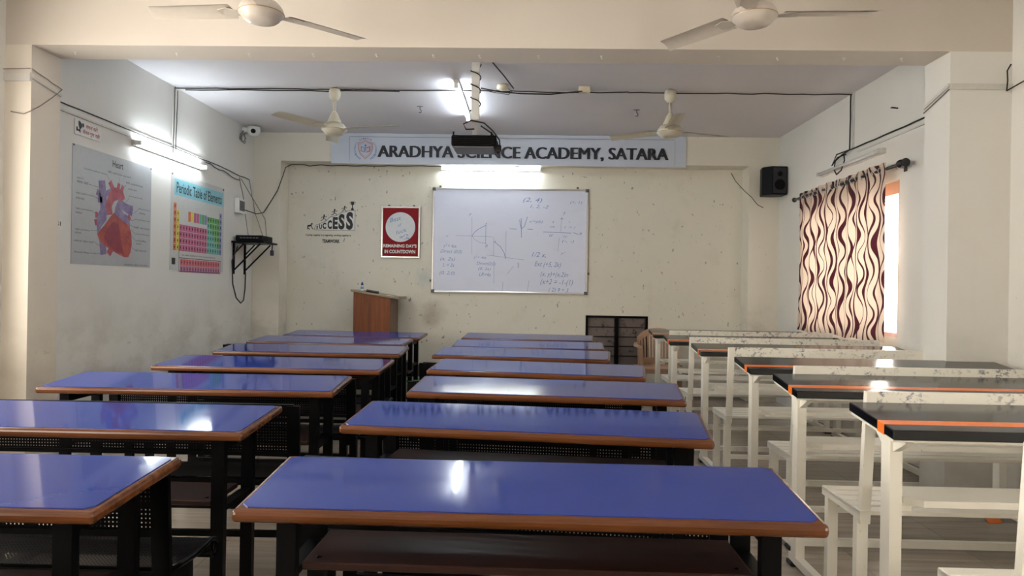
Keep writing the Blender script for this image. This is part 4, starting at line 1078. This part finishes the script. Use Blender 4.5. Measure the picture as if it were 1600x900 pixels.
cable('thin cables falling from the left corner to the switch box and shelf',
      [wob((XL + .02, 7.7, 2.43), (XL + .06, 7.73, 2.19), 5, .005, (0, 1, 0)), wob((XL + .02, 7.98, 2.44), (XL + .05, 8.08, 2.08), 6, .006, (0, 1, 0)), wob((XL + .05, 8.08, 2.08), (XL + .22, 7.9, 1.79), 6, .006, (0, 1, 0)),
       wob((XL + .03, 7.72, 2.42), (XL + .2, 8.0, 2.0), 6, .006, (0, 1, 0)), wob((XL + .2, 8.0, 2.0), (XL + .25, 7.92, 1.79), 4, .006, (0, 1, 0)), wob((XL + .06, 7.78, 2.03), (XL + .10, 7.78, 1.79), 5, .005, (0, 1, 0))], .004, M_GWIRE)
lp = [(XL + .36, 7.60, 1.70), (XL + .10, 7.50, 1.66), (XL + .03, 7.52, 1.50), (XL + .03, 7.55, 1.25), (XL + .04, 7.62, 1.10), (XL + .05, 7.72, 1.04), (XL + .04, 7.82, 1.07), (XL + .03, 7.88, 1.2), (XL + .025, 7.90, 1.38)]
cable('black cable hanging in a loop below the equipment shelf', [lp[1:]], .007)
cable('dark cable rising from the switch box and running under the banner',
      [[(XL + .05, 7.78, 2.08), (XL + .10, 8.0, 2.06), (-3.12, 8.13, 2.09), (-3.05, 8.135, 2.2), (-2.96, 8.135, 2.35), (-2.90, 8.135, 2.52), (-2.87, 8.135, 2.62), (-2.80, 8.135, 2.655)] + wob((-2.72, 8.14, 2.648), (-2.2, 8.14, 2.65), 8, .012)[1:] + wob((-2.15, 8.14, 2.65), (.0, 8.14, 2.655), 22, .008)], .005)
cable('thin dark cable hanging from the recess corner to the loudspeaker', [[(2.36, 8.40, 2.66), (2.40, 8.36, 2.56), (2.46, 8.2, 2.42), (2.52, 8.13, 2.34), (2.58, 8.1, 2.25), (2.64, 8.08, 2.215)]], .004)
cable('black cable hanging from the beam to the ceiling rose', [[(-.36, 5.2, ZC - .005), (-.32, 5.5, ZC - .015), (-.24, 5.8, ZC - .03), (-.17, 6.1, ZC - .045)], [(-.45, 6.05, ZC - .06), (-.3, 6.1, ZC - .075), (-.1, 6.12, ZC - .085), (.15, 6.15, ZC - .08), (.43, 6.17, ZC - .045)]], .006)
cable('dark cable dropping down the right wall to a wire knot', [wob((XR - .02, 6.32, ZC - .01), (XR - .02, 6.33, 2.53), 8, .003, (0, 1, 0)), [(XR - .02, 6.33, 2.53), (XR - .05, 6.42, 2.50), (XR - .05, 6.55, 2.47), (XR - .04, 6.60, 2.40), (XR - .05, 6.52, 2.34), (XR - .06, 6.40, 2.36), (XR - .05, 6.36, 2.44), (XR - .04, 6.40, 2.51)],
       [(XR - .02, 6.34, 2.53), (XR - .06, 6.50, 2.52), (XR - .05, 6.62, 2.44), (XR - .06, 6.48, 2.49), (XR - .03, 6.38, 2.5)]], .006, casing=[((XR - .007, 6.29, ZC), (XR - .007, 6.29, 2.53), .02, .014, (1, 0, 0))])
cable('dark cable along the right wall from wire knot to the pillar', [wob((XR - .012, 6.33, 2.53), (XR - .012, 4.53, 2.528), 12, .002)], .006, casing=[((XR - .007, 6.2, 2.49), (XR - .007, 4.53, 2.487), .012, .014, (1, 0, 0))])
cable('dark cable and casing wrapping the left pillar', [wob((XL, 4.235, 2.545), (-3.08, 4.235, 2.55), 4, .001), wob((-3.075, 4.24, 2.55), (-3.075, 4.52, 2.50), 6, .003), [(-3.074, 4.52, 2.50), (-3.07, 4.42, 2.42), (-3.072, 4.30, 2.33), (-3.08, 4.24, 2.29), (-3.12, 4.236, 2.27), (-3.2, 4.236, 2.285)]], .003, M_GWIRE,
      casing=[((XL, 4.243, 2.50), (-3.085, 4.243, 2.50), .05, .014, (0, 1, 0)), ((-3.078, 4.25, 2.50), (-3.078, 4.52, 2.46), .016, .012, (1, 0, 0))])
cable('thin casing strip across the right pillar', [wob((2.474, 4.25, 2.475), (2.474, 4.52, 2.40), 4, .001)], .004, M_GWIRE, casing=[((2.48, 4.244, 2.49), (XR, 4.244, 2.49), .035, .010, (0, 1, 0)), ((2.474, 4.25, 2.50), (2.474, 4.52, 2.43), .02, .010, (1, 0, 0))])
cable('short black cable hook at the right edge of the pillar', [[(XR - .02, 4.23, 2.62), (XR - .045, 4.225, 2.58), (XR - .045, 4.22, 2.52), (XR - .05, 4.22, 2.46)], [(XR - .05, 4.22, 2.46), (XR - .02, 4.1, 2.49), (XR - .02, 3.9, 2.50)]], .004)
for y, z, lb in ((5.0, 2.79, 'dark nail in the right wall, the one nearer the pillar'), (5.55, 2.70, 'dark nail in the right wall, the one nearer the window')):
    o = MB().tube([(XR, y, z), (XR - .05, y, z + .004)], .006, 6).lathe([(.009, 0), (.009, .004)], (XR - .05, y, z), 6).build('wall_nail', M_BLACK); tag(o, lb, 'nail')

# ------------------------------------------------------------------ curtain and rod
CX = 2.755
t = thing('curtain_rod', 'dark curtain rod with turned end knobs above the right window', 'rod', (CX, 0, 2.225))
MB().tube([(0, 5.36, 0), (0, 7.42, 0)], .013, 12).build('pole', M_ROD, t)
for y, e in ((5.36, -1), (7.42, 1)):
    pr = [(0, .013), (.01, .03), (.035, .034), (.05, .018), (.075, .018), (.095, .034), (.10, .034)] if e == -1 else [(0, .013), (.01, .022), (.03, .026), (.045, .02), (.05, .004)]
    MB().tube([(0, y + e * a, 0) for a, r in pr], [r for a, r in pr], 14).build('finial', M_ROD, t)
for y in (5.42, 7.36): MB().bar((0, y, -.005), (XR - CX, y, -.005), .016, .016).box(XR - CX - .006, XR - CX, y - .02, y + .02, -.04, .03).build('wall_bracket', M_ROD, t)
t = thing('curtain', 'cream eyelet curtain with wavy maroon stripes over right window', 'curtain', (CX, 0, 0))
m = MB(); nu, nv = 190, 34; yA, yB = 7.30, 5.53; ztp, zbt = 2.275, .872
vs = []; uv = []
NF = 9
for j in range(nv + 1):
    v = j / nv
    for i in range(nu + 1):
        u = i / nu
        amp = .0125 * (1 - .35 * v) ; ph = 2 * PI * NF * u + .6 * math.sin(3 * v + 4 * u)
        x = amp * math.sin(ph) + .010 * math.sin(4 * PI * u + 2 * v)
        y = yA + (yB - yA) * (u + .002 * math.sin(2 * ph)) + (.03 * v if u < .5 else 0) * (1 - 2 * u)
        y += .05 * v * (u) * .6
        z = ztp + (zbt - ztp) * v + .008 * math.sin(ph * .5) * v - .02 * u * 0
        vs.append((x - .004, y, z)); uv.append((u, v * 1.4))
fs = [(j * (nu + 1) + i, (j + 1) * (nu + 1) + i, (j + 1) * (nu + 1) + i + 1, j * (nu + 1) + i + 1) for j in range(nv) for i in range(nu)]
m.add(vs, fs, True); m.uv = uv; m.build('cloth_panel', M_CURT, t)
for k in range(NF * 2 - 1):
    u = (k + 1) / (NF * 2)
    y = yA + (yB - yA) * u
    mm = MB(); mm.tube([(.003, y, 2.225 - 2.225 + 2.225)] * 1 + [(.004, y + .0001, 2.225)], .0001, 3) if False else None
    ring = MB(); n = 16
    ring.tube([(0 + .001 * 0, y + .006 * math.cos(0), 2.225) for _ in range(0)] or [(.024 * math.cos(a), y, 2.225 + .024 * math.sin(a)) for a in [2 * PI * q / n for q in range(n + 1)]], .004, 6, False)
    ring.build('eyelet', M_ALU, t)

# ------------------------------------------------------------------ floor bits
q4 = [(-.045, -.05), (.04, -.03), (.05, .05), (-.03, .04)]; hz = [.003, .003, .028, .028]
o = MB().add([(x, y, z) for (x, y), z in zip(q4, hz)] + [(x, y, z - .003) for (x, y), z in zip(q4, hz)], [(0, 1, 2, 3), (7, 6, 5, 4), (0, 4, 5, 1), (1, 5, 6, 2), (2, 6, 7, 3), (3, 7, 4, 0)]).build('orange_packet', M_ORANGE); o.location = (2.58, 3.97, 0)
tag(o, 'orange paper packet on the floor under the right-hand desks', 'packet')

for o in SC.objects:
    if o.type == 'MESH' and o.name.split('.')[0] in ('symbols_print', 'labels_print', 'marker_writing', 'faint_marker_lines', 'caption', 'element_cells', 'emblem_ring_text', 'vent_ribs', 'ports', 'arteries_print', 'white_lettering'):
        o['kind'] = 'stuff'
